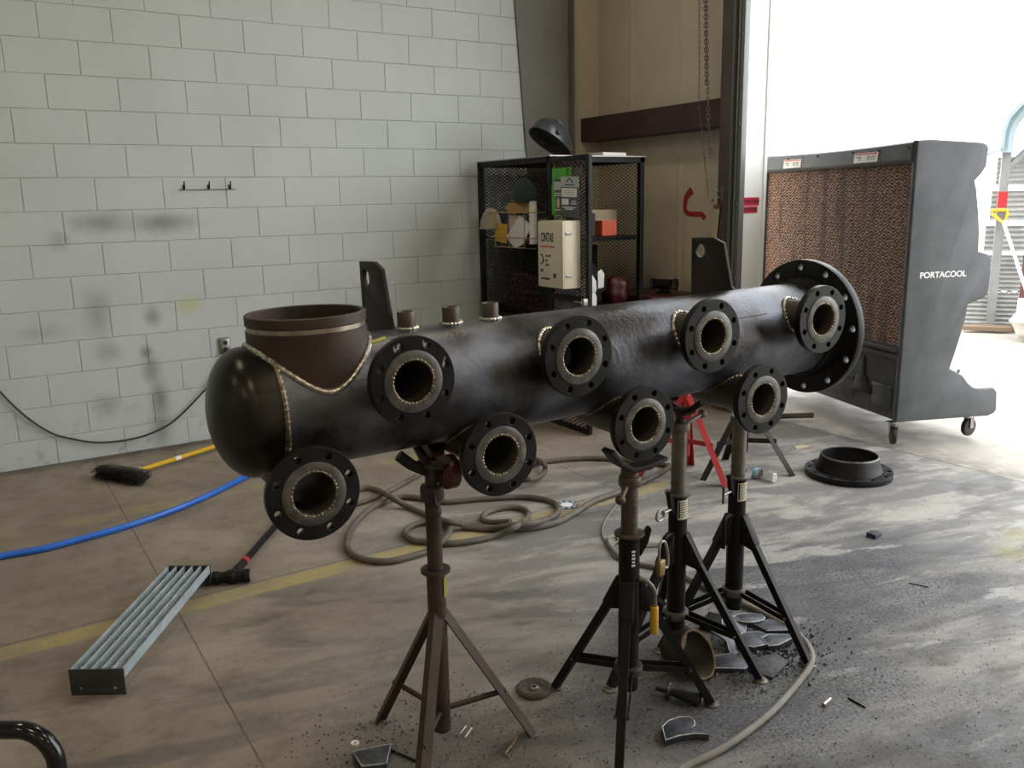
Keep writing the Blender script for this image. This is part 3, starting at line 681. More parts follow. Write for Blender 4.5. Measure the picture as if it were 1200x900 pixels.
def jack_stand(loc, legs, ang, label, ztop, topkind, colors=('blackpaint', 'graytube'), stk=True, grip=None, znut=None):
    """screw-jack tripod: black socket tube, worn inner tube, collar with latch, gusseted legs"""
    t = thing('pipe_stand', label, 'pipe stand', loc, 0, 'pipe stands under the header')
    bl, gt = colors
    ca, sa = math.cos(ang), math.sin(ang)
    def L(x, y, z): return V((ca*x-sa*y, sa*x+ca*y, z))          # x: latch side
    mb = MB(); mb.lathe([(.0315, .125), (.0315, .628), (.0255, .628), (.0255, .125)], 32, closed=True); ot = mb.build('socket_tube', bl, t)
    mb = MB(); mb.cyl((0, 0, .36), (0, 0, znut-.012), .0250, seg=28)
    for z in (.66, .70, .74, .79):
        if z < znut-.03:
            q = L(.006, -.0246, z); mb.cyl(q, q+L(0, -.0006, 0), .004, seg=10)
    it = mb.build('inner_tube', gt, t)
    for z in (.665, .715, .765):
        if z < znut-.03:
            q = L(.008, -.0235, z); mb = MB(); mb.cyl(q, q+L(.0003, -.0012, 0), .0045, seg=12); mb.build('pin_hole', 'ink', it)
    mb = MB(); mb.lathe([(.0255, .626), (.0445, .627), (.0455, .630), (.0445, .634), (.0255, .635)], 40, closed=True); mb.build('collar_ring', gt, t)
    # latch: tapered side plate with clamp screw
    plate('latch', [[(.030, .560), (.034, .558), (.056, .600), (.066, .640), (.062, .648), (.054, .648), (.046, .634), (.030, .628)]], .016, bl, t, frameM((0, 0, 0), L(1, 0, 0), (0, 0, 1)))
    mb = MB(); mb.cyl(L(.03, 0, .585), L(.098, 0, .585), .0055, seg=12)
    mb.build('clamp_screw', 'zinc', t)
    mb = MB()
    if topkind == 'tee': mb.cyl(L(.098, 0, .553), L(.098, 0, .617), .005, seg=12); mb.build('tee_bar', 'graytube', t)
    elif topkind == 'ring': mb.tube([L(.118+.024*math.cos(q), .004, .585+.018*math.sin(q)) for q in [2*PI*k/28 for k in range(28)]], .0042, 8, closed=True); mb.build('ring_pull', 'zinc', t)
    if stk:
        mb = MB(); th0, th1 = -2.35, -.75
        R = [[(.0322*math.cos(a), .0322*math.sin(a), z) for a in [th0+(th1-th0)*k/14 for k in range(15)]] for z in (.545, .613)]
        mb.ring(R, False, False, False); st = mb.build('sticker', 'sticker', t, 60); st['label'] = 'cream warning sticker with small print'
        mb = MB()
        for k in range(7):
            z = .553+.0085*k; a0, a1 = -2.0, -1.0+.1*(k % 3)
            mb.ring([[(.0325*math.cos(a), .0325*math.sin(a), zz) for a in [a0+(a1-a0)*q/8 for q in range(9)]] for zz in (z, z+.0022)], False, False, False)
        mb.ring([[(.0325*math.cos(a), .0325*math.sin(a), zz) for a in [-2.28+.09*q for q in range(3)]] for zz in (.55, .61)], False, False, False)
        mb.build('sticker_print', 'ink', st, 0)
    else:
        a = -1.85; mb = MB()
        for k in range(5): mb.box((.0318*math.cos(a), .0318*math.sin(a), .540+.011*k), (.0012, .011-.002*(k % 2), .006), Matrix.Rotation(a, 4, 'Z'))
        mb.build('faded_print', 'paper', t, 0)
    # screw nut with lever, screw, head
    mb = MB(); mb.lathe([(.012, znut-.014), (.0315, znut-.013), (.0335, znut-.009), (.0335, znut+.012), (.031, znut+.016), (.012, znut+.017)], 32); mb.build('jack_nut', gt, t)
    mb = MB()
    zz = znut
    while zz < ztop-.008:
        mb.lathe([(.0135, zz), (.016, zz+.003), (.0135, zz+.006)], 20); zz += .006
    mb.cyl((0, 0, znut), (0, 0, ztop), .0138, seg=20); mb.build('jack_screw', 'rusttube', t)
    hd = L(-.13, .01, znut+.02) if topkind != 'padlock' else L(-.045, -.07, znut-.03)
    mb = MB(); mb.cyl(L(-.028, 0, znut) if topkind != 'padlock' else L(-.014, -.022, znut-.006), hd, .0075, seg=12); mb.sphere(hd, .0155, 8); mb.build('lever', gt if topkind != 'padlock' else 'rusttube', t)
    # socket casting with three gusset wings
    for a in legs:
        a = math.radians(a); c, s = math.cos(a), math.sin(a); Mx = frameM((0, 0, 0), (c, s, 0), (0, 0, 1))
        plate('gusset', [[(.028, .49), (.036, .49), (.085, .395), (.083, .380), (.070, .372), (.028, .385)]], .038, bl, t, Mx, .002)
        d = V((.292*c, .292*s, .010)); p0 = V((.062*c, .062*s, .405))
        mb = MB(); dr = (d-p0).normalized(); sx = V((-s, c, 0)); nx = dr.cross(sx)
        mb.ring([[p+sx*i*.0125+nx*j*.012 for i, j in ((-1,-1), (1,-1), (1,1), (-1,1))] for p in (p0, d)]); mb.build('leg', bl, t, 0)
        mb = MB(); mb.lathe([(.003, 0), (.024, 0), (.024, .004), (.015, .008), (.012, .014), (.003, .016)], 24, Matrix.Translation((.296*c, .296*s, 0))); mb.build('foot_pad', gt, t)
        for sd in (-1, 1):
            q0 = V((.030*c, .030*s, .193))+sx*sd*.017; q1 = V((.205*c, .205*s, .150))+sx*sd*.017
            mb = MB(); dq = (q1-q0).normalized(); up = sx.cross(dq)
            mb.ring([[p+sx*i*.002+up*j*.009 for i, j in ((-1,-1), (1,-1), (1,1), (-1,1))] for p in (q0, q1)]); mb.build('brace', bl, t, 0)
        q = V((.205*c, .205*s, .150)); mb = MB(); mb.cyl(q-sx*.023, q+sx*.023, .005, seg=10); mb.build('brace_pin', gt, t)
    mb = MB(); mb.lathe([(.0255, .178), (.042, .178), (.044, .183), (.044, .200), (.042, .205), (.0255, .205)], 32, closed=True); mb.build('brace_ring', gt, t)
    # crank handle
    if grip:
        pts = bez([L(.026, -.02, .492), L(.048, -.03, .485), L(.066, -.036, .462), L(.069, -.038, .43), L(.069, -.038, .355)], 6)
        mb = MB(); mb.tube(pts, .0075, 10); mb.build('crank_handle', 'graytube', t)
        mb = MB(); mb.lathe([(.004, .322), (.0125, .322), (.0135, .325), (.0125, .405), (.011, .409), (.004, .409)], 20, Matrix.Translation(L(.069, -.038, 0))); mb.build('handle_grip', 'yellow', t)['label'] = 'yellow handle grip'
    else:
        pts = bez([L(.024, .0, .490), L(.055, -.004, .494), L(.078, -.004, .485), L(.081, -.004, .455), L(.081, -.004, .38)], 6)
        mb = MB(); mb.tube(pts, .0085, 10); mb.build('crank_handle', bl, t)
    return t
S2 = jack_stand((1.019, -4.236, 0), (105, 225, -15), -.45, 'black jack stand with a yellow crank grip, front one of the three', .80, 'padlock', ('blackpaint', 'rusttube'), False, 'y', .793)
# prop head cupping the flange
mb = MB(); mb.cyl((0, 0, .795), (0, 0, .835), .026, seg=24); mb.build('head_socket', 'rusttube', S2)
plate('head', [[(-.035, .825), (.03, .825), (.045, .832), (.095, .842), (.093, .852), (.03, .842), (-.03, .840), (-.072, .864), (-.108, .908), (-.121, .900), (-.084, .855)]], .05, 'lug', S2, frameM((.028, -.005, 0), (1, 0, 0), (0, 0, 1)), .002)
S3 = jack_stand((1.385, -4.056, 0), (181, -58, 61), PI+.28, 'black jack stand with grey tube and ring pull, middle of the three', .915, 'ring', znut=.861)
mb = MB(); mb.box((0, 0, .918), (.05, .10, .012), bev=.003)
for s in (-1, 1): mb.tube([(0, s*.03, .92), (0, s*.06, .935), (0, s*.10, .965)], .011, 8)
mb.build('head', 'lug', S3)
S4 = jack_stand((1.68, -4.047, 0), (165, -75, 45), PI+.25, 'black jack stand with a T-bar clamp screw, nearest the big end flange', .922, 'tee', znut=.836)
mb = MB(); mb.box((0, 0, .918), (.05, .10, .012), bev=.003)
for s in (-1, 1): mb.tube([(0, s*.03, .92), (0, s*.06, .935), (0, s*.10, .965)], .011, 8)
mb.build('head', 'lug', S4)

# padlock hung on the clamp screw of the front jack stand
sa = -.45
pl = thing('padlock', 'brass padlock hanging open from the clamp screw of the front jack stand', 'padlock', V((1.019, -4.236, 0))+V((math.cos(sa)*.098, math.sin(sa)*.098, .525)), .25)
mb = MB(); mb.box((0, 0, -.012), (.030, .016, .050), bev=.004); mb.build('body', 'brass', pl)
mb = MB(); mb.tube(bez([(-.009, 0, .012), (-.010, 0, .05), (.002, 0, .071), (.022, 0, .062), (.036, 0, .028), (.040, 0, -.012), (.030, 0, -.022), (.018, 0, -.014)], 6), .0042, 8); mb.build('shackle', 'zinc', pl)

def plain_tripod(loc, legs, label, m, zt, rr, zleg, group, rb=.14):
    t = thing('pipe_stand', label, 'pipe stand', loc, 0, group)
    mb = MB(); mb.cyl((0, 0, rb), (0, 0, zt), .027, seg=24); mb.build('post', m, t)
    mb = MB(); mb.lathe([(.027, zleg+.06), (.038, zleg+.06), (.038, zleg+.09), (.027, zleg+.09)], 28, closed=True); mb.build('collar_ring', m, t)
    for a in legs:
        a = math.radians(a); c, s = math.cos(a), math.sin(a)
        angle_leg((.025*c, .025*s, zleg), (rr*c, rr*s, .002), (c, s, .6), .034).build('leg', m, t, 0)
        k = .62; mb = MB(); mb.box((0, 0, 0), (rr*k, .006, .028)); q = mb.build('brace', m, t, 0)
        q.matrix_basis = Matrix.Translation((rr*k/2*c, rr*k/2*s, zleg*(1-k)+.03))@Matrix.Rotation(a, 4, 'Z')
    mb = MB(); mb.box((0, 0, zt+.006), (.05, .16, .014), bev=.003)
    for s in (-1, 1): mb.tube([(0, s*.04, zt+.01), (0, s*.075, zt+.022), (0, s*.13, zt+.08)], .013, 8)
    mb.build('head', m, t)
    return t
rc = V((2.835, -2.585, 0))
plain_tripod(rc, (38, 142, -72), 'red tripod pipe stand standing empty behind the jack stands', 'redpaint', .72, .28, .52, 'idle pipe stands behind the header')
plain_tripod((3.17, -2.72, 0), (-45, 170, 65), 'dark grey tripod pipe stand standing empty near the water bottle', 'lug', .62, .30, .46, 'idle pipe stands behind the header')

# ------------------------------------------------------------------ evaporative cooler in the doorway
A_ = math.radians(18.4)
ex = V((math.cos(A_), -math.sin(A_), 0)); wy = V((math.sin(A_), math.cos(A_), 0))
cm = frameM((4.33, -2.93, 0), ex, wy)       # x depth (away from the shop), y across, z up
cl = thing('evaporative_cooler', 'tall dark grey portable evaporative cooler on castors, standing in the open doorway', 'evaporative cooler', M=cm)
W = 1.75
side = [(0, .172), (.70, .158), (.745, .175), (.760, .20), (.750, .315), (.725, .343), (.61, .346), (.56, .360), (.515, .395), (.472, .445), (.42, .470), (.368, .497),
        (.405, .62), (.452, .80), (.462, .90), (.50, .915), (.575, .938), (.605, .965), (.61, 1.08), (.602, 1.19), (.575, 1.215), (.505, 1.235), (.498, 1.35), (.478, 1.48), (.448, 1.62), (.43, 1.665), (.468, 1.70), (.505, 1.75), (.508, 1.86), (.49, 1.885), (.45, 1.893), (.10, 1.912), (0, 1.908)]
PM = frameM((0, 0, 0), (1, 0, 0), (0, 0, 1))   # outline xz, extrude toward -y
def prism_part(name, poly, y0, th, m, bev=.006):
    return plate(name, [poly], th, m, cl, Matrix.Translation((0, y0+th/2, 0))@PM, bev, 30)
prism_part('side_panel', side, -.005, .045, 'cooler', .010)
prism_part('side_panel', side, W-.04, .045, 'cooler', .010)
rear = [(.07, .66), (.36, .50), (.40, .62), (.44, .80), (.45, .95), (.47, 1.3), (.43, 1.60), (.42, 1.66), (.46, 1.71), (.49, 1.76), (.49, 1.86), (.44, 1.885), (.07, 1.89)]
prism_part('rear_housing', rear, .04, W-.08, 'cooler', .004)
tank = [(.012, .178), (.70, .165), (.735, .19), (.73, .30), (.60, .335), (.50, .38), (.36, .49), (.30, .655), (.012, .655)]
prism_part('water_tank', tank, .04, W-.08, 'cooler', .006)
# ledges and the moulded black recess on the tank front
mb = MB(); mb.box((.004, W/2, .628), (.03, W-.08, .022), bev=.005); mb.box((.006, W/2, .585), (.018, W-.08, .03), bev=.005)
mb.box((.006, .165, .375), (.02, .19, .030), bev=.006); mb.box((.006, .68, .375), (.02, .44, .03), bev=.006)
mb.box((.006, .165, .300), (.012, .19, .13), bev=.005); mb.box((.006, .68, .300), (.012, .44, .13), bev=.005)
mb.build('tank_ledge', 'cooler', cl)
plate('tank_recess', [[(.27, .30), (.45, .30), (.45, .345), (.425, .40), (.395, .42), (.39, .50), (.365, .545), (.345, .535), (.345, .42), (.31, .395), (.305, .36), (.27, .35)]], .02, 'coolerin', cl, frameM((.004, 0, 0), (0, 1, 0), (0, 0, 1)), .003)
# header hood: slightly bowed panel with rivets and two labels
mb = MB()
n = 16
R = []
for k in range(n+1):
    y = .03+(W-.06)*k/n; s = math.sin(PI*k/n); zt = 1.905-.012*s; d = -.004
    R.append([(d, y, 1.785-.004*s), (d-.012, y, 1.80-.004*s), (d-.004, y, zt-.01), (d+.012, y, zt), (.09, y, zt+.004), (.09, y, 1.775), (.02, y, 1.772)])
mb.ring(R); mb.build('hood', 'cooler', cl, 30)
mb = MB()
for y in (.06, .33, .60, 1.0, 1.38, 1.70):
    mb.sphere((-.012, y, 1.868), .007, 6)
mb.build('rivet', 'coolerin', cl)
for y0, y1 in ((.335, .575), (1.20, 1.43)):
    mb = MB(); mb.box((-.0150, (y0+y1)/2, 1.830), (.002, y1-y0, .062), Matrix.Rotation(.10, 4, 'Y')); lb = mb.build('warning_label', 'label', cl, 0); lb['label'] = 'white warning label with red heading'
    mb = MB(); mb.box((-.0136, (y0+y1)/2, 1.853), (.002, (y1-y0)*.92, .010), Matrix.Rotation(.10, 4, 'Y')); mb.build('label_heading', 'labelred', lb, 0)
    mb = MB()
    for q in (.25, .62, .80):
        yy = y0+(y1-y0)*(1-q); mb.tube([(-.0165, yy+.012*math.cos(a), 1.825+.012*math.sin(a)) for a in [2*PI*k/12 for k in range(12)]], .002, 6, closed=True)
    for z in (1.812, 1.835): mb.box((-.0166, y0+(y1-y0)*.85, z), (.001, (y1-y0)*.18, .003))
    mb.build('label_print', 'ink', lb, 0)
# cooling pads
for y0, y1 in ((.045, .60), (.604, 1.165), (1.169, W-.045)):
    mb = MB(); mb.box((.055, (y0+y1)/2, 1.215), (.06, y1-y0, 1.13), bev=.004)
    o = MB(); 
    for p in mb.v: pass
    q = mb.build('cooling_pad', 'pad', cl, 0)
    # the pad texture runs in the pad's own x-z plane
    q.data.transform(Matrix.Rotation(-PI/2, 4, 'Z')); q.matrix_basis = Matrix.Rotation(PI/2, 4, 'Z')
# fan shrouds on the far side
for y in (.47, 1.28):
    mb = MB(); mb.lathe([(.36, .42), (.40, .43), (.41, .50), (.36, .56), (.34, .56), (.35, .44)], 40, Matrix.Translation((0, y, 1.12))@XM, closed=True); mb.build('fan_shroud', 'cooler', cl)
# rear tray hatch and drain hose, seen past the corner
mb = MB(); mb.tube(bez([(.455, .06, .455), (.50, .08, .44), (.53, .1, .455)], 6), .009, 8); mb.build('drain_strap', 'coolerin', cl)
mb = MB(); mb.tube([(.545+.014*math.cos(a), .15, 1.255+.03*math.sin(a)) for a in [2*PI*k/20 for k in range(20)]], .005, 8, closed=True); mb.build('cord_hook', 'coolerin', cl)
text('lettering', 'PORTACOOL', .051, 'whiteplastic', frameM((.255, -.0062, 1.100), (1, 0, 0), (0, 0, 1)), cl, bold=.0014, sx=1.10)
for x, y, ro in ((.045, .07, 1.1), (.63, .10, .25), (.045, W-.1, .5), (.63, W-.1, 0)):
    mb = MB(); mb.box((x, y, .155), (.09, .07, .008), bev=.002)
    mb.cyl((x, y, .125), (x, y, .155), .018, seg=16)
    d = V((math.cos(ro), math.sin(ro), 0)); s = V((-d.y, d.x, 0)); c = V((x, y, 0))+d*.022
    for q in (-1, 1): mb.box(c+s*q*.024+V((0, 0, .095)), (.035, .004, .075), Matrix.Rotation(ro, 4, 'Z'))
    ca = mb.build('caster', 'zinc', cl)
    mb = MB(); MW = frameM(c+V((0, 0, .062)), d, (0, 0, 1))
    mb.lathe([(.010, -.016), (.045, -.017), (.058, -.015), (.062, -.008), (.062, .008), (.058, .015), (.045, .017), (.010, .016)], 32, MW, closed=True); mb.build('wheel', 'rubber', ca)
# ------------------------------------------------------------------ expanded-metal locker in the corner
LX0, LX1, LY0, LY1, LZ = 2.95, 3.81, -1.085, -.09, 1.90
lk = thing('mesh_locker', 'tall black expanded-metal storage locker with its door open, in the corner', 'locker', ((LX0+LX1)/2, (LY0+LY1)/2, 0))
off = V(((LX0+LX1)/2, (LY0+LY1)/2, 0))
def LP(x, y, z): return V((x, y, z))-off
mb = MB(); a = .038
for x in (LX0+a/2, LX1-a/2):
    for y in (LY0+a/2, LY1-a/2): mb.box(LP(x, y, LZ/2), (a, a, LZ))
for z in (.10, LZ-a/2):
    for y in (LY0+a/2, LY1-a/2): mb.box(LP((LX0+LX1)/2, y, z), (LX1-LX0, a, a))
    for x in (LX0+a/2, LX1-a/2): mb.box(LP(x, (LY0+LY1)/2, z), (a, LY1-LY0, a))
mb.build('frame', 'locker', lk, 0)
mb = MB(); mb.box(LP((LX0+LX1)/2, (LY0+LY1)/2, LZ+.004), (LX1-LX0+.01, LY1-LY0+.01, .008)); mb.build('top_sheet', 'zinc', lk, 0)['label'] = 'pale bare metal top sheet'
for z in (.14, .78, 1.325):
    mb = MB(); mb.box(LP((LX0+LX1)/2, (LY0+LY1)/2, z), (LX1-LX0-.05, LY1-LY0-.05, .012)); mb.box(LP((LX0+LX1)/2, LY0+.05, z-.012), (LX1-LX0-.08, .012, .03)); mb.build('shelf', 'locker', lk, 0)
mb = MB(); mesh_panel(mb, LP(LX0+.006, LY1, .1), (0, -1, 0), (0, 0, 1), LY1-LY0, LZ-.12); mb.build('side_mesh', 'locker', lk, 0)
mb = MB(); mesh_panel(mb, LP(LX1-.006, LY1, .1), (0, -1, 0), (0, 0, 1), LY1-LY0, LZ-.12); mb.build('side_mesh', 'locker', lk, 0)
mb = MB(); mesh_panel(mb, LP(LX0, LY1-.006, .1), (1, 0, 0), (0, 0, 1), LX1-LX0, LZ-.12); mb.build('rear_mesh', 'rustymesh', lk, 0)
# the open door, swung out towards the header
DX, DL = 2.950, .452
mb = MB(); Y0 = LY0-.006
for y in (Y0-.016, Y0-DL+.016): mb.box(LP(DX, y, .95), (.032, .032, 1.88), bev=.003)
for z in (.026, 1.30-.36, 1.874): mb.box(LP(DX, Y0-DL/2, z), (.030, DL-.06, .032), bev=.003)
dr = mb.build('door', 'locker', lk, 30)
mb = MB(); mesh_panel(mb, LP(DX, Y0, .03), (0, -1, 0), (0, 0, 1), DL, 1.85, .050, .024, .0055); mb.build('door_mesh', 'rustymesh', dr, 0)['label'] = 'rust-brown expanded metal'
mb = MB(); 
for z in (.3, .95, 1.6): mb.cyl(LP(DX-.01, Y0+.004, z-.05), LP(DX-.01, Y0+.004, z+.05), .010, seg=10)
mb.build('hinge', 'locker', dr)
mb = MB(); mb.box(LP(DX-.03, Y0-DL+.02, .93), (.05, .03, .05), bev=.006); mb.cyl(LP(DX-.06, Y0-DL+.02, .93), LP(DX-.06, Y0-DL+.10, .93), .007, seg=10); mb.build('latch', 'zinc', dr)

# first-aid box hung on the door
by0, by1, bx0, bz0, bz1 = -1.462, -1.165, 2.795, 1.02, 1.468
fb = thing('first_aid_cabinet', 'cream first aid cabinet lettered CINTAS, hung on the open locker door', 'first aid cabinet', ((bx0+2.93)/2, (by0+by1)/2, bz0))
fo = V(((bx0+2.93)/2, (by0+by1)/2, bz0))
mb = MB(); mb.box((0, 0, .224), (2.93-bx0, by1-by0, .448), bev=.006); mb.build('case', 'boxtan', fb, 30)
mb = MB(); mb.box((-.0685-.002, 0, .224), (.012, by1-by0-.006, .440), bev=.003); fd = mb.build('door', 'boxtan', fb, 30)
LM = lambda y, z: frameM((-.0772, y, z), (0, -1, 0), (0, 0, 1))
text('lettering', 'CINTAS', .085, 'ink', LM(.035, .335), fd, bold=.0015, sx=.50)
mb = MB(); mb.box((-.0768, .035, .277), (.0012, .175, .012)); mb.build('underline', 'labelred', fd, 0)
for k, s_ in enumerate(('First Aid', 'and', 'Safety')): text('small_lettering', s_, .028, 'ink', LM(.055, .215-.030*k), fd, sx=.62, align='LEFT')
mb = MB(); mb.tube([(-.077, .105+.020*math.cos(q), .19+.032*math.sin(q)) for q in [PI*.35+PI*1.35*k/14 for k in range(15)]], .004, 6); mb.box((-.0772, .083, .18), (.001, .02, .012)); mb.build('emblem', 'ink', fd)
mb = MB(); mb.box((-.0770, -.05, .085), (.001, .035, .03)); mb.box((-.0770, .06, .06), (.001, .10, .014)); mb.box((-.0770, .10, .115), (.001, .03, .02)); mb.build('worn_print', 'darkwood', fd, 0)
for z in (.085, .365):
    mb = MB(); mb.box((-.035, -.1515, z), (.045, .006, .018), bev=.002); mb.cyl((-.055, -.156, z), (-.012, -.156, z), .004, seg=8); mb.build('latch', 'zinc', fb)
mb = MB(); mb.tube(bez([(-.03, .0, .448), (-.03, .0, .475), (0, 0, .482), (.02, 0, .47), (.02, 0, .448)], 5), .004, 8); mb.build('handle', 'zinc', fb)

# packs and cards hung on the door mesh
def card(name, label, cat, y0, y1, z0, z1, m, x=2.925, th=.006, tilt=0.0, group=None):
    t = thing(name, label, cat, (x, (y0+y1)/2, (z0+z1)/2), 0, group); t.rotation_euler = (tilt, 0, 0)
    mb = MB(); mb.box((0, 0, 0), (th, abs(y1-y0), z1-z0), bev=.001); mb.build('card', m, t, 0); return t
gp = card('hang_pack', 'bright green blister pack hung on the locker door, behind the grey card', 'packaging', -1.15, -1.37, 1.50, 1.815, 'greenpack')
for y, z, sy, sz in ((.0, .115, .13, .07), (.075, -.05, .05, .20)):
    mb = MB(); mb.box((-.010, y, z), (.014, sy, sz), bev=.006); mb.build('bubble', 'greenpack', gp)
mb = MB(); mb.box((-.006, -.01, .115), (.003, .05, .05)); mb.build('print', 'darkgreen', gp, 0)
sp = card('hang_card', 'small dark pack with a pale oval, between the green pack and the grey card', 'packaging', -1.19, -1.285, 1.52, 1.735, 'darkcard', x=2.912)
mb = MB(); mb.box((-.0038, 0, .07), (.001, .09, .055)); mb.build('print_band', 'greycard', sp, 0)
mb = MB(); mb.lathe([(.001, 0), (.02, 0), (.02, .003), (.001, .004)], 20, Matrix.Translation((-.004, -.005, -.045))@Matrix.Rotation(-PI/2, 4, 'Y')@Matrix.Diagonal((1.7, .9, 1, 1))); mb.build('oval_window', 'kraft', sp)
for z in (.02, .005, -.09): 
    mb = MB(); mb.box((-.0038, 0, z), (.001, .07, .006)); mb.build('print_line', 'paper', sp, 0)
gc = card('hang_card', 'large grey and slate hanging card with white panels, on the locker door', 'packaging', -1.283, -1.485, 1.488, 1.755, 'darkcard', x=2.900, tilt=.04)
mb = MB(); mb.box((-.0038, 0, .098), (.001, .20, .068)); mb.build('print_band', 'greycard', gc, 0)
mb = MB()
for s_ in (-1, 1): mb.prism([(-.045, -.012), (-.028, -.012), (.004, .014), (-.006, .020)], .0008, frameM((-.0046, -.0, .105), (0, -s_, 0), (0, 0, 1)))
mb.build('peak_emblem', 'darkcard', gc, 0)
mb = MB(); mb.box((-.0046, 0, .078), (.0005, .11, .008)); mb.build('print_line', 'darkcard', gc, 0)
mb = MB(); mb.box((-.0042, .002, .028), (.0015, .172, .058)); q = mb.build('address_label', 'paper', gc, 0)
mb = MB()
for k in range(3): mb.box((-.0052, .01*(k % 2), .042-.014*k), (.0004, .14-.03*k, .004))
mb.build('label_print', 'greycard', q, 0)
mb = MB(); mb.box((-.0042, .045, -.032), (.0015, .075, .04)); mb.build('white_square', 'paper', gc, 0)
for y, z, w_ in ((-.05, -.028, .05), (-.05, -.043, .065), (0, -.068, .15), (0, -.080, .09)):
    mb = MB(); mb.box((-.0042, y, z), (.0008, w_, .007)); mb.build('print_line', 'paper', gc, 0)

# things hung in the brass wire pocket on the side mesh
wp = thing('wire_rack', 'brass wire file pocket hanging on the locker side mesh', 'wire rack', (2.90, -.76, 1.40))
mb = MB()
for z in (-.06, .12):
    pts = [(.045, .34, z), (-.055, .34, z), (-.055, -.27, z), (.045, -.27, z)]; mb.tube(pts, .0045, 8)
mb.tube([(-.055, .25, -.13), (-.055, -.15, -.13)], .004, 8)
for y in (.25, .05, -.15): mb.tube([(.045, y, .13), (-.055, y, .12), (-.055, y, -.13), (.045, y, -.14)], .0035, 8)
mb.build('frame', 'wire', wp)
def sheet(name, label, cat, y0, y1, z0, z1, m, x, rot=0, th=.012, outline=None):
    c = V((x, (y0+y1)/2, (z0+z1)/2))
    if outline is None: outline = [(-.5, -.5), (.5, -.5), (.5, .5), (-.5, .5)]
    P_ = [(u*abs(y1-y0), v*(z1-z0)) for u, v in outline]
    o = plate(name, [P_], th, m, None, None, .001)
    o.matrix_world = frameM(c, (0, -math.cos(rot), math.sin(rot)), (0, math.sin(rot), math.cos(rot)))
    return tag(o, label, cat)
sheet('envelope', 'long kraft paper sleeve standing in the wire pocket', 'paper', -.66, -.83, 1.30, 1.50, 'kraft', 2.885, 0)
sheet('paper_sheet', 'crumpled white sheet sticking out of the wire pocket', 'paper', -.62, -.97, 1.27, 1.50, 'paper', 2.872, .1, .006, [(-.5, -.1), (-.2, -.5), (.12, -.42), (.5, .1), (.08, .5), (-.1, .3)])
sheet('yellow_booklet', 'small yellow booklet in the wire pocket', 'booklet', -.47, -.62, 1.30, 1.44, 'yellow', 2.878, -.1, .008)
mb = MB(); mb.cyl((0, 0, 0), (0, 0, .30), .027, seg=20); o = tag(mb.build('paper_roll', 'paper', None, loc=(2.885, -.965, 1.30)), 'white rolled paper standing at the edge of the wire pocket', 'paper roll')
cb = thing('cardboard_box', 'small open orange-brown cardboard carton on top of the wire pocket', 'box', (2.875, -.80, 1.515))
mb = MB(); mb.box((0, 0, .035), (.09, .17, .07)); mb.build('carton', 'cardboard', cb, 0)
mb = MB(); mb.prism([(-.12, 0), (0, -.05), (.13, 0), (.01, .06)], .003, frameM((-.05, 0, .04), (0, -1, 0), (-.25, 0, 1))); mb.build('flap', 'cardboard', cb, 0)
# caps hanging on the side of the locker
def cap_(loc, m, label, sx=1, sz=1, rz=0):
    t = thing('cap', label, 'cap', loc, rz)
    mb = MB(); mb.lathe([(.11*math.cos(q), .13*math.sin(q)) for q in [PI/2*k/8 for k in range(8)]]+[(.002, .131)], 28, Matrix.Diagonal((.55, sx, sz, 1))); mb.build('crown', m, t, 60)
    mb = MB(); mb.box((-.05, 0, -.004), (.06, .17*sx, .008), bev=.003); mb.build('brim', m, t)
    return t
cap_((2.885, -.385, 1.405), 'beige', 'beige cloth cap hung on the locker side left of the wire pocket', 1.15, 1.15)
cap_((2.885, -.86, 1.60), 'darkgreen', 'dark green knit cap hung above the wire pocket', 1.25, 1.25)
# rag and chain on the mesh
def rag(name, label, cat, c, sx, sz, m, seed):
    random.seed(seed); mb = MB(); n, k = 9, 9; R = []
    for j in range(k+1):
        z = sz*(.5-j/k); R.append([(c[0]-.018-.016*math.sin(i*1.3+j*.4)-.01*random.random(), c[1]+sx*(i/n-.5)*(1-.25*abs(j/k-.5)), c[2]+z-.02*math.sin(i*.9)) for i in range(n+1)])
    vs = [p for r in R for p in r]; w_ = n+1
    fs = [(j*w_+i, j*w_+i+1, (j+1)*w_+i+1, (j+1)*w_+i) for j in range(k) for i in range(n)]
    mb.add(vs, fs); o = mb.build(name, m, None, 60); md = o.modifiers.new('s', 'SOLIDIFY'); md.thickness = .006
    return tag(o, label, cat)
rag('grey_rag', 'dull grey cloth hung on the locker side behind the green cap', 'cloth', (2.945, -.70, 1.58), .22, .22, 'darkwood', 3)
# stock inside the locker
def simple_box(name, label, cat, c, size, m, rz=0, group=None, lidm=None):
    t = thing(name, label, cat, (c[0], c[1], c[2]), rz, group)
    mb = MB(); mb.box((0, 0, size[2]/2), size, bev=.003); mb.build('carton', m, t, 0)
    mb = MB(); mb.box((0, 0, size[2]-.002), (size[0]+.004, size[1]*.18, .006)); mb.build('tape', lidm or m, t, 0)
    return t
simple_box('small_box', 'orange-red box on the upper locker shelf, front', 'box', (3.55, -.93, 1.333), (.15, .12, .115), 'orange', .1, None, 'label')
simple_box('small_box', 'pale tan box lying behind the orange box on the locker shelf', 'box', (3.67, -.72, 1.333), (.22, .18, .19), 'kraft', -.25, None, 'cardboard')
simple_box('small_box', 'dull brown carton at the left of the upper locker shelf', 'box', (3.33, -.55, 1.333), (.20, .16, .13), 'cardboard', .2, None, 'kraft')
simple_box('small_box', 'black box beside the orange box on the locker shelf', 'box', (3.38, -.90, 1.333), (.12, .14, .17), 'coolerin', -.1, None, 'darkcard')
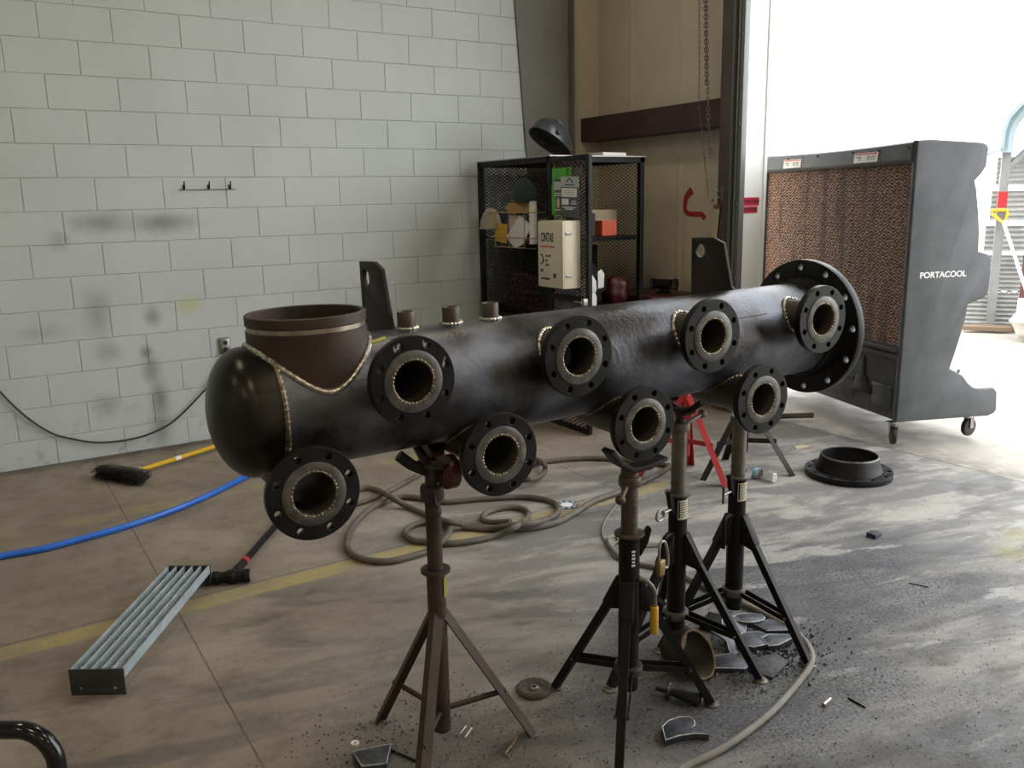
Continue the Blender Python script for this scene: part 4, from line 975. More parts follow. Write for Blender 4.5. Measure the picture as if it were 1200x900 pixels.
simple_box('small_box', 'small blue box on the upper locker shelf by the far side mesh', 'box', (3.10, -.30, 1.333), (.12, .12, .20), 'blueitem', .1, None, 'greycard')
rb_ = thing('red_basket', 'red plastic basket on the lower locker shelf', 'basket', (3.16, -.60, .786))
mb = MB()
for k in range(5): mb.tube([(x, y, .03+.055*k) for x, y in ((-.14, -.22), (.14, -.22), (.14, .22), (-.14, .22))], .011, 6, closed=True)
for x, y in [(-.14, -.22+.055*i) for i in range(9)]+[(.14, -.22+.055*i) for i in range(9)]: mb.box((x, y, .14), (.008, .014, .27))
mb.box((0, 0, .012), (.28, .44, .02)); mb.build('basket_body', 'darkred', rb_, 0)  # darker red than the basket itself: the locker's shade put into its colour
simple_box('carry_case', 'dark red case low in the locker behind the side mesh', 'case', (3.12, -.32, .146), (.26, .34, .60), 'darkred', 0, None, 'coolerin')
def blob(name, label, cat, c, r, sc, m, seed, parent=None):
    random.seed(seed); bm = bmesh.new(); bmesh.ops.create_icosphere(bm, subdivisions=3, radius=r)
    for v_ in bm.verts:
        d = v_.co.normalized(); k = 1+.16*math.sin(5*d.x+seed)*math.cos(4*d.y)+.10*math.sin(9*d.z+2*d.x+seed)
        v_.co = V((d.x*r*k*sc[0], d.y*r*k*sc[1], max(-r*.8*sc[2], d.z*r*k*sc[2])))
    me = bpy.data.meshes.new(name); bm.to_mesh(me); bm.free(); me.materials.append(MAT[m]); o = link(name, me, parent, 60, c)
    return tag(o, label, cat) if label else o
blob('cloth_bag', 'black cloth bag slumped on the lower locker shelf', 'bag', (3.14, -.93, .92), .14, (1, .9, 1), 'blackcloth', 2)
blob('jacket', 'dark jacket bundled on the middle of the locker', 'jacket', (3.45, -.82, .94), .15, (.9, .8, 1.15), 'blackcloth', 5)
blob('glove_bundle', 'dull red work gloves bundle inside the locker', 'gloves', (3.68, -.93, .905), .10, (1, .8, 1.25), 'darkred', 4)
sheet('price_tag', 'white paper tags hanging inside the open locker', 'tag', -.98, -1.06, .92, 1.06, 'paper', 3.40, .2, .004, [(-.5, -.5), (.3, -.5), (.5, .2), (.1, .5), (-.4, .4)]).matrix_world = frameM((3.46, -1.01, 1.02), (1, .2, .1), (0, 0, 1))
jg = thing('plastic_jug', 'white plastic jug standing in the locker behind the door edge', 'jug', (3.36, -.99, .786))
mb = MB(); mb.lathe([(.003, 0), (.055, .0), (.060, .01), (.060, .10), (.048, .13), (.060, .16), (.055, .22), (.03, .26), (.022, .27), (.022, .29), (.003, .29)], 28); mb.build('bottle', 'whiteplastic', jg, 40)
mb = MB(); mb.cyl((0, 0, .29), (0, 0, .315), .025, seg=20); mb.build('lid', 'blueitem', jg)
simple_box('storage_tote', 'large black tote filling the lower middle of the locker', 'tote', (3.52, -.40, .786), (.46, .40, .46), 'coolerin', 0, None, 'darkcard')
simple_box('storage_tote', 'black tote on the bottom shelf of the locker', 'tote', (3.50, -.55, .146), (.50, .60, .55), 'coolerin', 0, None, 'darkcard')
# welding helmet and a book on top
wh = thing('welding_helmet', 'dark glossy welding helmet lying on the locker roof', 'welding helmet', (3.20, -.68, 1.909), .30)
open_n = V((-.60, .02, -.80)).normalized()      # the face opening looks left and down
upv = V((-.68, .38, .55)); upv = (upv-open_n*upv.dot(open_n)).normalized(); sdv_ = upv.cross(open_n)
def HP(a, t, r=1.0):     # shell: half ellipsoid, long along upv, t=0 at rim, 1 at the nose
    return (upv*math.cos(a)*.19*(1-.10*math.cos(a))+sdv_*math.sin(a)*.115)*math.cos(t*PI/2)**.8*r - open_n*.165*math.sin(t*PI/2)*r
def shellmesh():
    mb = MB(); n = 40; R = []
    for t in (0, .08, .2, .35, .5, .65, .78, .9, .97): R.append([HP(2*PI*k/n, t) for k in range(n)])
    for t in (.97, .9, .78, .65, .5, .35, .2, .08, 0): R.append([HP(2*PI*k/n, t, .965) for k in range(n)])
    R.append(R[0]); mb.ring(R[:-1], True, False, False)
    mb.ring([R[8], [HP(0, 1)+V((0, 0, 0))*k for k in range(n)]], True, False, False); mb.ring([R[9], [HP(0, 1, .965) for k in range(n)]], True, False, False)
    mb.ring([R[17], R[0]], True, False, False)
    return mb
hm = shellmesh(); zmin = min(p[2] for p in hm.v); dz = V((.03, 0, -zmin)); hm.v = [tuple(V(p)+dz) for p in hm.v]
hm.build('shell', 'hoodplastic', wh, 50)
for sg, m_ in ((-1, 'zinc'), (1, 'coolerin')):
    q = HP(sg*PI/2+.0, .18)+dz; o_ = sdv_*(1 if sg > 0 else -1); q = HP(PI/2 if sg > 0 else -PI/2, .18)+dz
    mb = MB(); mb.cyl(q-o_*.004, q+o_*.018, .020, seg=18); mb.build('ratchet_knob', m_, wh)
mb = MB(); c_ = HP(0, 1)+dz; mb.box((0, 0, 0), (.09, .115, .012), bev=.004); k_ = mb.build('lens_window', 'gloss', wh); k_.matrix_basis = frameM(c_+open_n*.008, upv, sdv_)
mb = MB(); mb.tube([(upv*.10*math.cos(q)+sdv_*.10*math.sin(q))-open_n*.05+dz for q in [2*PI*k/24 for k in range(24)]], .008, 8, closed=True); mb.build('headband', 'coolerin', wh)
bk = thing('manual', 'thin white booklet lying on the locker roof', 'booklet', (3.52, -1.0, 1.909), .12)
mb = MB(); mb.box((0, 0, .010), (.24, .16, .018)); mb.build('pages', 'paper', bk, 0)
mb = MB(); mb.box((0, 0, .021), (.245, .165, .003)); mb.build('cover', 'label', bk, 0)
# dark red tool chest between locker and jamb, bench grinder on it
tc = thing('tool_chest', 'dark red tool chest against the panel wall beside the locker', 'tool chest', (4.10, -.83, 0))
mb = MB(); mb.box((0, 0, .45), (.50, .62, .82), bev=.008); mb.build('cabinet', 'darkred', tc)
for z in (.20, .36, .50, .63, .76):
    mb = MB(); mb.box((-.256, 0, z), (.012, .57, .12), bev=.003); d = mb.build('drawer', 'darkred', tc); mb = MB(); mb.box((-.268, 0, z+.04), (.014, .50, .012), bev=.003); mb.build('handle', 'zinc', d)
for x in (-.2, .2):
    for y in (-.25, .25): mb = MB(); mb.cyl((x, y-.015, .03), (x, y+.015, .03), .03, seg=18); mb.box((x, y, .05), (.05, .045, .03)); mb.build('caster', 'rubber', tc)
bg_ = thing('bench_grinder', 'dark bench grinder standing on the red tool chest', 'bench grinder', (4.12, -.98, .862), .5); bg_.scale = (.62, .62, .62)
mb = MB(); mb.box((0, 0, .012), (.14, .16, .024), bev=.004); mb.cyl((0, 0, .02), (0, 0, .06), .05, seg=20); mb.build('base', 'blackpaint', bg_)
mb = MB(); mb.cyl((0, -.10, .11), (0, .10, .11), .065, seg=28); mb.build('motor', 'blackpaint', bg_)
for y in (-.15, .15):
    mb = MB(); mb.cyl((0, y-.02, .11), (0, y+.02, .11), .075, seg=28); q = mb.build('wheel_guard', 'blackpaint', bg_); mb = MB(); mb.cyl((-.02, y-.012, .105), (-.02, y+.012, .105), .068, seg=28); mb.build('wheel', 'flap', q)
mb = MB(); mb.box((-.09, -.15, .09), (.05, .05, .01)); mb.box((-.09, .15, .09), (.05, .05, .01)); mb.build('tool_rest', 'zinc', bg_, 0)

# ------------------------------------------------------------------ hung on the block wall
hk = thing('hook_rail', 'small black rail of three coat hooks on the block wall', 'hook rail', (.90, 0, 1.735))
mb = MB(); mb.box((0, -.004, -.014), (.37, .006, .005)); mb.build('rail', 'track', hk, 0)
for x in (-.16, .0, .14):
    mb = MB(); mb.tube(bez([(x, -.005, .018), (x, -.010, -.010), (x-.004, -.045, -.012), (x-.004, -.058, .004), (x-.004, -.060, .038)], 5), .0045, 8); mb.build('hook', 'blackpaint', hk)
ol = thing('wall_outlet', 'square electrical outlet box low on the block wall behind the rounded end', 'outlet', (.912, 0, .653))
mb = MB(); mb.box((0, -.012, 0), (.075, .024, .115), bev=.004); mb.build('box', 'track', ol)
mb = MB(); mb.box((0, -.026, 0), (.062, .005, .10), bev=.002); q = mb.build('cover_plate', 'zinc', ol)
for z in (-.024, .024): mb = MB(); mb.lathe([(.001, 0), (.016, 0), (.016, .003), (.001, .003)], 20, Matrix.Translation((0, -.0285, z))@Matrix.Rotation(PI/2, 4, 'X')); mb.build('socket', 'coolerin', q)
mb = MB(); mb.cyl((0, -.03, -.024), (0, -.055, -.026), .017, seg=16); mb.build('plug', 'coolerin', ol)
mb = MB(); P_ = [(.905, -.058, .625), (.86, -.05, .50), (.74, -.035, .36), (.53, -.028, .18), (.38, -.026, .115), (.27, -.026, .095), (.14, -.026, .092), (.01, -.026, .11), (-.10, -.026, .15), (-.22, -.026, .21), (-.35, -.026, .34), (-.47, -.026, .52), (-.62, -.026, .78), (-.85, -.03, 1.2)]
mb.tube(bez(P_, 6), .0065, 8); tag(mb.build('power_cord', 'cord'), 'thin black cord drooping along the foot of the block wall', 'cord')
# hoist chains by the jamb
def chain(p0, p1, r, name, label, pitch, loopr, group=None):
    p0, p1 = V(p0), V(p1); d = p1-p0; n = int(d.length/pitch); t = d.normalized(); a = t.orthogonal().normalized(); b = t.cross(a)
    mb = MB()
    for i in range(n):
        c = p0+t*(i+.5)*pitch; u = a if i % 2 else b
        mb.tube([c+t*(pitch*.68*math.sin(q))+u*(loopr*math.cos(q)) for q in [2*PI*k/10 for k in range(10)]], r, 5, closed=True)
    return tag(mb.build(name, 'chainsteel'), label, 'chain', group)
chain((4.12, -1.285, 4.6), (4.12, -1.405, 2.30), .0030, 'hoist_chain', 'heavier steel hoist chain hanging by the jamb, right strand of the pair', .028, .0095)
chain((4.12, -1.253, 4.6), (4.12, -1.388, 2.38), .0030, 'hoist_chain', 'heavier steel hoist chain hanging by the jamb, left strand of the pair', .028, .0095)
chain((4.12, -1.403, 2.30), (4.12, -1.445, 1.86), .0032, 'hoist_chain', 'doubled tail of the hoist chain tied back to the jamb', .030, .012)
chain((4.13, -1.235, 4.6), (4.13, -1.31, 2.25), .0018, 'pull_chain', 'thin pull chain hanging left of the hoist chain', .022, .006)
chain((4.13, -1.31, 2.25), (4.13, -1.432, 1.60), .0018, 'pull_chain', 'thin pull chain slanting down to the jamb hook', .022, .006)
ct = thing('chain_cleat', 'small steel chain cleat on the brown jamb', 'cleat', (4.20, -1.50, 1.62))
mb = MB(); mb.box((-.006, .0, 0), (.010, .03, .10), bev=.002); mb.build('plate', 'zinc', ct)
mb = MB(); mb.tube(bez([(-.01, .02, .02), (-.05, .03, .025), (-.055, .05, .05)], 5), .006, 8); mb.tube(bez([(-.01, .02, -.02), (-.05, .03, -.03), (-.055, .05, -.055)], 5), .006, 8); mb.build('horn', 'zinc', ct)
yt = thing('measuring_stick', 'yellowish folding rule leaning behind the jamb', 'measuring stick', (4.17, -1.40, .0))
mb = MB(); q0, q1 = V((0, .06, 0)), V((0, -.075, 1.52)); mb.add([], []); dd_ = (q1-q0).normalized()
mb.box((q0+q1)/2, (.006, .05, (q1-q0).length), Matrix.Rotation(math.atan2(.135, 1.52), 4, 'X')); mb.build('stick', 'kraft', yt, 0)
mb = MB(); mb.box(q1+V((0, 0, .01)), (.010, .054, .03), Matrix.Rotation(.09, 4, 'X')); mb.build('end_cap', 'brass', yt, 0)
# ------------------------------------------------------------------ on the floor
# flanged ring lying by the doorway
wf = thing('weld_neck_flange', 'black weld-neck pipe flange lying face down on the floor near the doorway', 'pipe flange', (3.645, -3.095, 0), .2)
loops = [circ(.2415, 80), circ(.152, 64)]+[circ(.0127, 16, .2159*math.cos(2*PI*k/12), .2159*math.sin(2*PI*k/12)) for k in range(12)]
plate('flange_plate', loops, .034, 'flange_steel', wf, Matrix.Translation((0, 0, .019)), .0015)
mb = MB(); mb.lathe([(.186, .034), (.178, .055), (.164, .095), (.162, .118), (.158, .124), (.153, .124), (.152, .034)], 72, closed=True); mb.build('hub', 'flange_steel', wf, 40)
mb = MB(); mb.lathe([(.1625, .117), (.1588, .1243), (.1530, .1243), (.1525, .120), (.158, .1235)], 72, closed=True); mb.build('bevelled_lip', 'machined', wf, 40)
# water bottle
B0, B1 = fl(876, 551, .03), fl(914, 562, .03)
bt = thing('water_bottle', 'clear plastic water bottle lying on its side with a pale blue label', 'water bottle', M=frameM(B0, B1-B0, (0, 0, 1)))
BM = Matrix.Rotation(PI/2, 4, 'Y')
prof = [(.012, -.02), (.0125, .0), (.014, .012), (.028, .038), (.031, .055), (.0305, .075), (.031, .09), (.0285, .10), (.031, .11), (.0285, .12), (.031, .13), (.0285, .14), (.031, .15), (.029, .160), (.031, .17), (.031, .186), (.024, .192), (.004, .188)]
mb = MB(); mb.lathe(prof+[(max(.003, r-.0012), z) for r, z in prof[::-1]], 28, BM, closed=True); mb.build('bottle', 'clear', bt, 40)
mb = MB(); mb.lathe([(.0316, .056), (.0316, .088), (.0312, .088), (.0312, .056)], 28, BM, closed=True); mb.build('label_band', 'bluelabel', bt)
mb = MB(); mb.lathe([(.002, -.026), (.0145, -.025), (.0145, -.010), (.0128, -.010), (.0128, -.022), (.002, -.022)], 20, BM); mb.build('screw_cap', 'whiteplastic', bt)
# stair tread of galvanised grating
f0, f1, f2 = V((-.431, -3.064, 0)), V((-.275, -3.164, 0)), V((.157, -2.445, 0))
ux = (f1-f0).normalized(); uy = V((-ux.y, ux.x, 0)); WD, LN, HT = (f1-f0).length, (f2-f1).length, .095
st = thing('stair_tread', 'galvanised steel bar-grating stair tread with dark end plates, lying on the floor', 'stair tread', M=frameM(f0, ux, uy))
for k in range(6):
    x = .005+(WD-.010)*k/5
    mb = MB()
    n = 40; h = .036
    mb.box((x, LN/2, HT-h/2-.001), (.0062, LN-.012, h), bev=.0008); mb.build('bearing_bar', 'grating', st, 0)
mb = MB()
for k in range(8):
    y = .05+(LN-.1)*k/7; mb.cyl((.004, y, HT-.020), (WD-.004, y, HT-.020), .0030, seg=8)
mb.build('cross_rod', 'grating', st)
for y in (.003, LN-.003):
    plate('end_plate', [[(0, 0), (WD, 0), (WD, HT), (0, HT)], circ(.006, 14, .035, .025), circ(.006, 14, WD-.035, .025)], .006, 'darkplate', st, frameM((0, y, 0), (1, 0, 0), (0, 0, 1)), .0006)['label'] = 'dark grey punched end plate'
# sledge hammer
h0, h1 = fl(252, 677, .032), fl(290, 674, .032)
ax = (h1-h0).normalized(); sd = V((-ax.y, ax.x, 0))
hp0 = (h0+h1)/2; he = fl(322, 618, .016); hd = (he-hp0); hd.z = 0; hd.normalize()
sl = thing('sledge_hammer', 'grimy black sledge hammer lying on the floor, red mark on its handle', 'sledge hammer', M=frameM((hp0.x, hp0.y, 0), ax, sd))
HMx = Matrix.Translation((0, 0, .031))@Matrix.Rotation(PI/2, 4, 'Y')
mb = MB(); mb.lathe([(.022, -.082), (.028, -.078), (.030, -.060), (.024, -.045), (.026, -.02), (.031, -.01), (.031, .01), (.026, .02), (.024, .045), (.030, .060), (.028, .078), (.022, .082)], 12, HMx); mb.build('head', 'blackpaint', sl, 20)
mb = MB(); mb.cyl((.081, 0, .031), (.083, 0, .031), .024, seg=16); mb.cyl((-.081, 0, .031), (-.083, 0, .031), .024, seg=16); mb.build('striking_face', 'zinc', sl)
dl = V((hd.dot(ax), hd.dot(sd), 0)).normalized()
mb = MB(); mb.tube([V((0, 0, .031))+dl*.84*k/12+V((0, 0, -.014*k/12)) for k in range(13)], .016, 12, rad=lambda t: .021-.006*min(1, t*4)+.002*t); hn = mb.build('handle', 'blackpaint', sl)
mb = MB(); mb.cyl(V((0, 0, .0285))+dl*.155, V((0, 0, .0280))+dl*.185, .0186, seg=14); mb.build('red_band', 'redpaint', hn)
mb = MB(); mb.cyl(V((0, 0, .031))+dl*.02, V((0, 0, .029))+dl*.10, .0205, seg=14); mb.build('overstrike_sleeve', 'blackpaint', hn)
# push broom
b0 = V((.150, -.640, .040)); b1 = V((.675, -.345, .030)); bdir = (b1-b0).normalized()
br = thing('push_broom', 'push broom with grimy black bristles and a yellow handle, lying by the block wall', 'broom', (b0.x, b0.y, 0))
q1 = bdir*1.20; q1.z = -.02
mb = MB(); mb.tube([V((0, 0, .040)), V((0, 0, .04))+q1], .0155, 12); hn = mb.build('handle', 'yellowhandle', br)
mb = MB(); mb.cyl(V((0, 0, .04))+q1*.26, V((0, 0, .04))+q1*.295, .0161, seg=12); mb.build('maker_label', 'label', hn)
bx = V((-.20, .62, 0)).normalized()       # head runs across
mb = MB(); mb.box((-.035, .01, .050), (.36, .06, .045), Matrix.Rotation(math.atan2(.34, -.22), 4, 'Z'), bev=.006); mb.build('head_block', 'darkwood', br)
random.seed(11)
mb = MB(); hdv = V((math.cos(math.atan2(.34, -.22)), math.sin(math.atan2(.34, -.22)), 0)); outv = V((-hdv.y, hdv.x, 0))
if outv.dot(bdir) > 0: outv = -outv
for i in range(900):
    s = random.uniform(-.19, .19); p = V((-.035, .01, 0))+hdv*s+V((0, 0, random.uniform(.028, .072))); e = p+outv*random.uniform(.05, .10)+hdv*random.uniform(-.03, .03)+V((0, 0, random.uniform(-.055, .03)))
    e.z = max(.004, e.z); d = (e-p); w_ = d.cross(V((0, 0, 1))).normalized()*.0022; u_ = V((0, 0, .0018))
    mb.add([p-w_, p+w_, p+u_, e-w_*.5, e+w_*.5, e+u_], [(0,1,4,3), (1,2,5,4), (2,0,3,5), (3,4,5)])
o = mb.build('bristles', 'bristle', br, 0); o['kind'] = 'stuff'
mb = MB(); mb.box((.02, .0, .058), (.05, .05, .03), bev=.008); mb.build('socket', 'zinc', br)
# hoses
def hose(pts, r, m, name, label, cat='hose', conv=None, n=7):
    P_ = []
    for p in pts:
        z = r+.001+(p[2] if len(p) > 2 else 0)
        P_.append(fl(p[0], p[1], z))
    mb = MB(); mb.tube(bez(P_, n), r, 10); return tag(mb.build(name, m), label, cat)
hose([(-90, 673), (-40, 663), (0, 652), (50, 643), (100, 630), (150, 616), (200, 599), (245, 580), (288, 558), (330, 533), (380, 515), (420, 508)], .0165, 'bluehose', 'blue_hose', 'blue air hose curving across the floor towards the rounded end of the header')
Z = lambda l: [(400+a[0]/3.5294, 520+a[1]/3.5294, *(a[2:])) for a in l]
hose(Z([(1420, 60), (1300, 130), (1180, 188), (1050, 235), (960, 288), (880, 328), (760, 350, .0), (640, 350), (540, 338), (430, 320, .034), (350, 292), (270, 258), (210, 224, .034), (150, 192), (95, 183), (20, 205), (-60, 215), (-130, 190)]), .016, 'brownhose', 'brown_hose', 'dusty brown hose running from under the front jack stand to the lowest left flange')
hose(Z([(1420, 100), (1290, 80), (1150, 64), (1000, 60), (830, 76), (740, 105), (690, 140), (720, 152), (780, 146, .034), (825, 132), (842, 108), (838, 84, .034), (800, 62), (720, 40)]), .016, 'brownhose', 'brown_hose', 'dusty brown hose looping behind the second lower flange')
hose(Z([(700, 322, .03), (610, 324), (583, 305), (610, 280), (680, 264), (742, 266), (775, 288), (760, 316, .034), (710, 350, .034), (640, 380), (540, 402), (440, 412, .0), (360, 405), (300, 400), (263, 374), (282, 344), (340, 325), (400, 324), (445, 346), (438, 382, .034), (370, 438), (290, 465), (190, 486), (95, 478), (36, 448), (24, 400), (50, 340), (110, 275), (190, 236, .0), (250, 220), (330, 225), (425, 240), (600, 226), (760, 220), (860, 235), (897, 265), (880, 300), (800, 326, .034), (700, 338, .034), (600, 352), (500, 345)]), .0155, 'brownhose', 'brown_hose', 'coiled dusty brown hose, the loops behind the rusty stand')
hose(Z([(-200, 330), (-60, 280), (75, 246), (155, 216), (250, 168), (350, 112), (440, 60), (560, 10)]), .013, 'brownhose', 'brown_hose', 'thinner dusty hose lying straight behind the hose loops')
hose([(770, 925), (800, 900), (850, 875), (900, 838), (935, 800), (951, 776), (946, 755), (925, 735), (890, 716), (862, 704), (832, 690), (800, 675), (766, 664), (735, 658), (718, 644), (712, 632)], .0115, 'greyhose', 'welding_cable', 'dusty grey welding cable curving round the jack stand feet', 'cable')
wc = hose([(742, 566), (728, 584), (712, 606), (706, 620), (708, 632), (720, 648), (728, 640), (722, 628), (733, 630), (740, 645), (724, 655), (716, 642), (730, 634), (745, 652), (730, 662), (742, 668)], .0055, 'greyhose', 'wire_tangle', 'thin wire tangled in a knot beside the front jack stand', 'wire', n=6)
# blue and white sticker disc
sk = thing('paper_disc', 'round blue and white disc lying on the yellow floor line', 'disc', fl(664, 592))
mb = MB(); mb.lathe([(.001, 0), (.062, 0), (.062, .003), (.001, .003)], 32); mb.build('disc', 'blueitem', sk)
mb = MB(); mb.lathe([(.001, .003), (.033, .003), (.033, .0042), (.001, .0042)], 24); mb.build('white_centre', 'label', sk)
mb = MB()
for k in range(9):
    a = 2*PI*k/9+.2; mb.box((.048*math.cos(a), .048*math.sin(a), .0035), (.016, .010, .001), Matrix.Rotation(a, 4, 'Z'))
mb.build('rim_print', 'label', sk, 0)
# flap disc
fd_ = thing('flap_disc', 'worn grey abrasive flap disc lying flat near the rusty stand', 'grinding disc', fl(626, 809))
mb = MB(); mb.lathe([(.031, .004), (.060, .004), (.062, .008), (.058, .014), (.048, .017), (.036, .012), (.031, .010)], 60, closed=True); mb.build('abrasive_ring', 'flap', fd_, 20)
mb = MB(); mb.lathe([(.012, .003), (.034, .003), (.034, .008), (.024, .007), (.012, .009)], 36, closed=True); mb.build('backing', 'darkwood', fd_)
mb = MB(); mb.lathe([(.007, .004), (.013, .004), (.015, .012), (.011, .016), (.007, .016)], 12, closed=True); mb.build('hub_nut', 'zinc', fd_, 20)
# side handle
g0, g1 = fl(768, 806, .022), fl(821, 820, .022)
sh_ = thing('grinder_handle', 'black ribbed auxiliary handle with a threaded end, lying by a stand foot', 'handle', M=frameM((g0.x, g0.y, .022), g1-g0, (0, 0, 1)))
GL = (g1-g0).length; GM = Matrix.Rotation(PI/2, 4, 'Y')
mb = MB(); mb.lathe([(.003, .055), (.012, .056), (.014, .07), (.0165, GL*.5), (.0195, GL*.8), (.0215, GL-.012), (.0215, GL-.004), (.017, GL), (.003, GL)], 20, GM); mb.build('grip', 'rubber', sh_)
mb = MB(); mb.lathe([(.003, 0), (.007, .002), (.0085, .02), (.0085, .05), (.003, .05)], 14, GM); mb.build('threaded_stud', 'rubber', sh_)
mb = MB(); mb.lathe([(.008, .040), (.028, .042), (.030, .047), (.026, .052), (.008, .055)], 8, GM); mb.build('guard', 'rubber', sh_)
# flame-cut pipe offcut
o0 = fl(812, 778, .057)
oc = thing('pipe_offcut', 'short rusty pipe offcut lying on its side with a slanted cut end', 'pipe offcut', M=frameM(fl(821, 768, .0725)+V((-.005, .03, 0)), V((.06, -.62, 0)), (0, 0, 1)))
def offcut():
    mb = MB(); n = 48; rr = 0; R = []
    def e0(a): return -.085
    def e1(a): return .020-.045*math.cos(a)
    for r, e in ((.072, e0), (.072, e1), (.0655, e1), (.0655, e0)):
        R.append([(e(2*PI*k/n), r*math.cos(2*PI*k/n), r*math.sin(2*PI*k/n)) for k in range(n)])
    R.append(R[0]); mb.ring(R, True, False, False); return mb, [(e1(2*PI*k/n)+.001, .0688*math.cos(2*PI*k/n), .0688*math.sin(2*PI*k/n)) for k in range(n)]
mb, pth = offcut(); mb.build('pipe_wall', 'stub', oc, 40)
random.seed(5); bead(pth, .0042, .3, True, 6).build('cut_edge', 'rustin', oc)['label'] = 'orange-rust cut edge'
# flame-cut scraps under the stands
def scrap(outline, c, rz, th, label, z=0.0, tilt=0.0, m='slug', edge=True, name='steel_offcut', group=None):
    t = thing(name, label, 'steel offcut', M=Matrix.Translation((c.x, c.y, z))@Matrix.Rotation(rz, 4, 'Z')@Matrix.Rotation(tilt, 4, 'X'))
    plate('plate', [outline], th, m, t, Matrix.Translation((0, 0, th/2+abs(tilt)*.03)), .001)
    if edge:
        P_ = bez([(x*.97, y*.97, th+abs(tilt)*.03) for x, y in outline], 4, True) if len(outline) < 14 else [V((x*.97, y*.97, th+abs(tilt)*.03)) for x, y in outline]
        P_ = [V((x*.985, y*.985, th+abs(tilt)*.03)) for x, y in outline for _ in (0,)]
        mb = MB(); mb.tube(P_, .0022, 6, closed=True); mb.build('cut_edge', 'slag', t)['label'] = 'pale flame-cut edge'
    return t
def oval(a, b, n=26, j=.03, s=1):
    random.seed(s); return [(a*math.cos(2*PI*k/n)*(1+random.uniform(-j, j)), b*math.sin(2*PI*k/n)*(1+random.uniform(-j, j))) for k in range(n)]
scrap(oval(.052, .046, s=1), fl(858, 737, .0), .2, .010, 'round grey disc standing nearest the jack stand leg in the scrap heap', .0, .35)
scrap(oval(.062, .036, s=2), fl(877, 730), -.5, .022, 'oval steel offcut at the back of the scrap heap')
scrap([(-.07, -.02), (-.03, -.05), (.05, -.045), (.075, .0), (.05, .045), (-.01, .055), (-.06, .03)], fl(883, 755), -.3, .020, 'rounded steel offcut with a cross cut into it, middle of the scrap heap')
scrap([(-.07, .04), (-.04, -.03), (.085, -.045), (.06, -.01), (.01, .05)], fl(906, 738), -.45, .016, 'triangular steel offcut at the right of the scrap heap')
scrap([(-.055, -.03), (-.02, -.035), (.06, -.005), (.065, .02), (-.01, .045), (-.05, .03)], fl(911, 756), -.3, .022, 'half-round steel offcut nearest the right-hand stand foot')
scrap([(-.08, .03), (-.06, -.04), (.04, -.055), (.085, -.02), (.03, .05)], fl(853, 780), -.5, .018, 'leaf-shaped steel offcut lying right of the pipe offcut')
scrap([(-.05, -.08), (.0, -.06), (.02, -.02), (.06, .0), (.04, .07), (-.04, .08), (-.02, .02), (-.06, -.02)], fl(856, 757), .3, .006, 'ragged thin sheet scrap standing against a stand leg', .0, .5)
scrap([(-.06, -.05), (.07, -.04), (.09, .02), (.0, .06), (-.07, .03)], fl(900, 783), .2, .012, 'dull flat offcut half buried in grit at the front of the scrap heap', 0, 0, 'grit', False)
scrap([(-.06, -.05), (.06, -.05), (.06, .05), (-.06, .05)], fl(840, 733), .5, .02, 'dark square offcut behind the pipe offcut', 0, 0, 'blackpaint', False)
# cross cut on the middle scrap
hs = [(.0, .012), (.020, -.008), (.045, -.012), (.062, .005), (.060, .035), (.035, .056), (.0, .052), (-.04, .040), (-.066, .010), (-.064, -.035), (-.02, -.030), (.03, -.044), (.062, -.060), (.055, -.035), (.035, -.015)]
hs = [(-.070, -.030), (-.020, -.026), (.030, -.036), (.066, -.055), (.060, -.030), (.034, -.008), (.052, .0), (.064, .022), (.060, .046), (.030, .056), (-.010, .052), (-.045, .032)]
scrap(hs, fl(797, 862), -.20, .022, 'heart-shaped steel offcut lying in front of the stands')
scrap([(-.065, .03), (-.04, -.045), (.03, -.05), (.05, .04)], fl(440, 893), -.35, .025, 'dark wedge-shaped steel offcut by the foot of the rusty stand')
scrap([(-.03, -.02), (.03, -.025), (.032, .015), (-.02, .028)], fl(1024, 629), .2, .022, 'small dark steel block lying alone on the bare concrete', 0, 0, 'slug', False)
# rods, wires, washer
def rod(pts, r, m, name, label, cat, z=.003):
    mb = MB(); mb.tube([fl(x, y, z) for x, y in pts], r, 7); return tag(mb.build(name, m), label, cat)
rod([(836, 787), (874, 773)], .0032, 'zinc', 'filler_rod', 'short bright rod lying at the front edge of the scrap heap, left one', 'rod')
rod([(862, 790), (878, 781)], .0025, 'zinc', 'filler_rod', 'shortest bright rod between the two longer rods by the scrap heap', 'rod')
rod([(888, 787), (924, 782)], .0032, 'zinc', 'filler_rod', 'bright rod lying right of the stand foot by the scrap heap', 'rod')
rod([(598, 888), (592, 883), (609, 861)], .0032, 'wire', 'bent_wire', 'bent tan wire at the right foot of the rusty stand', 'wire')
rod([(539, 860), (546, 851)], .002, 'paper', 'rod_stub', 'pale rod stub on the floor right of the front leg, left one', 'rod stub')
rod([(545, 864), (553, 853)], .0025, 'paper', 'rod_stub', 'pale rod stub on the floor right of the front leg, right one', 'rod stub')
rod([(453, 877), (490, 893)], .004, 'blackpaint', 'steel_rod', 'dark rod lying left of the rusty stand front leg', 'rod')
rod([(994, 818), (1014, 829)], .003, 'blackpaint', 'steel_rod', 'short dark rod on the scuffed concrete at right', 'rod')
rod([(965, 826), (973, 819)], .007, 'zinc', 'metal_clip', 'small bright metal clip on the concrete at right', 'clip', .007)
ws = MB(); ws.lathe([(.005, 0), (.0125, 0), (.0125, .006), (.010, .007), (.005, .004)], 20, closed=True); tag(ws.build('bottle_cap', 'paper', None, 40, fl(416, 872)), 'small white round cap on the floor', 'cap')
rod([(1088, 688), (1065, 683)], .002, 'blackpaint', 'steel_swarf', 'thin dark swarf strip on the concrete', 'swarf')
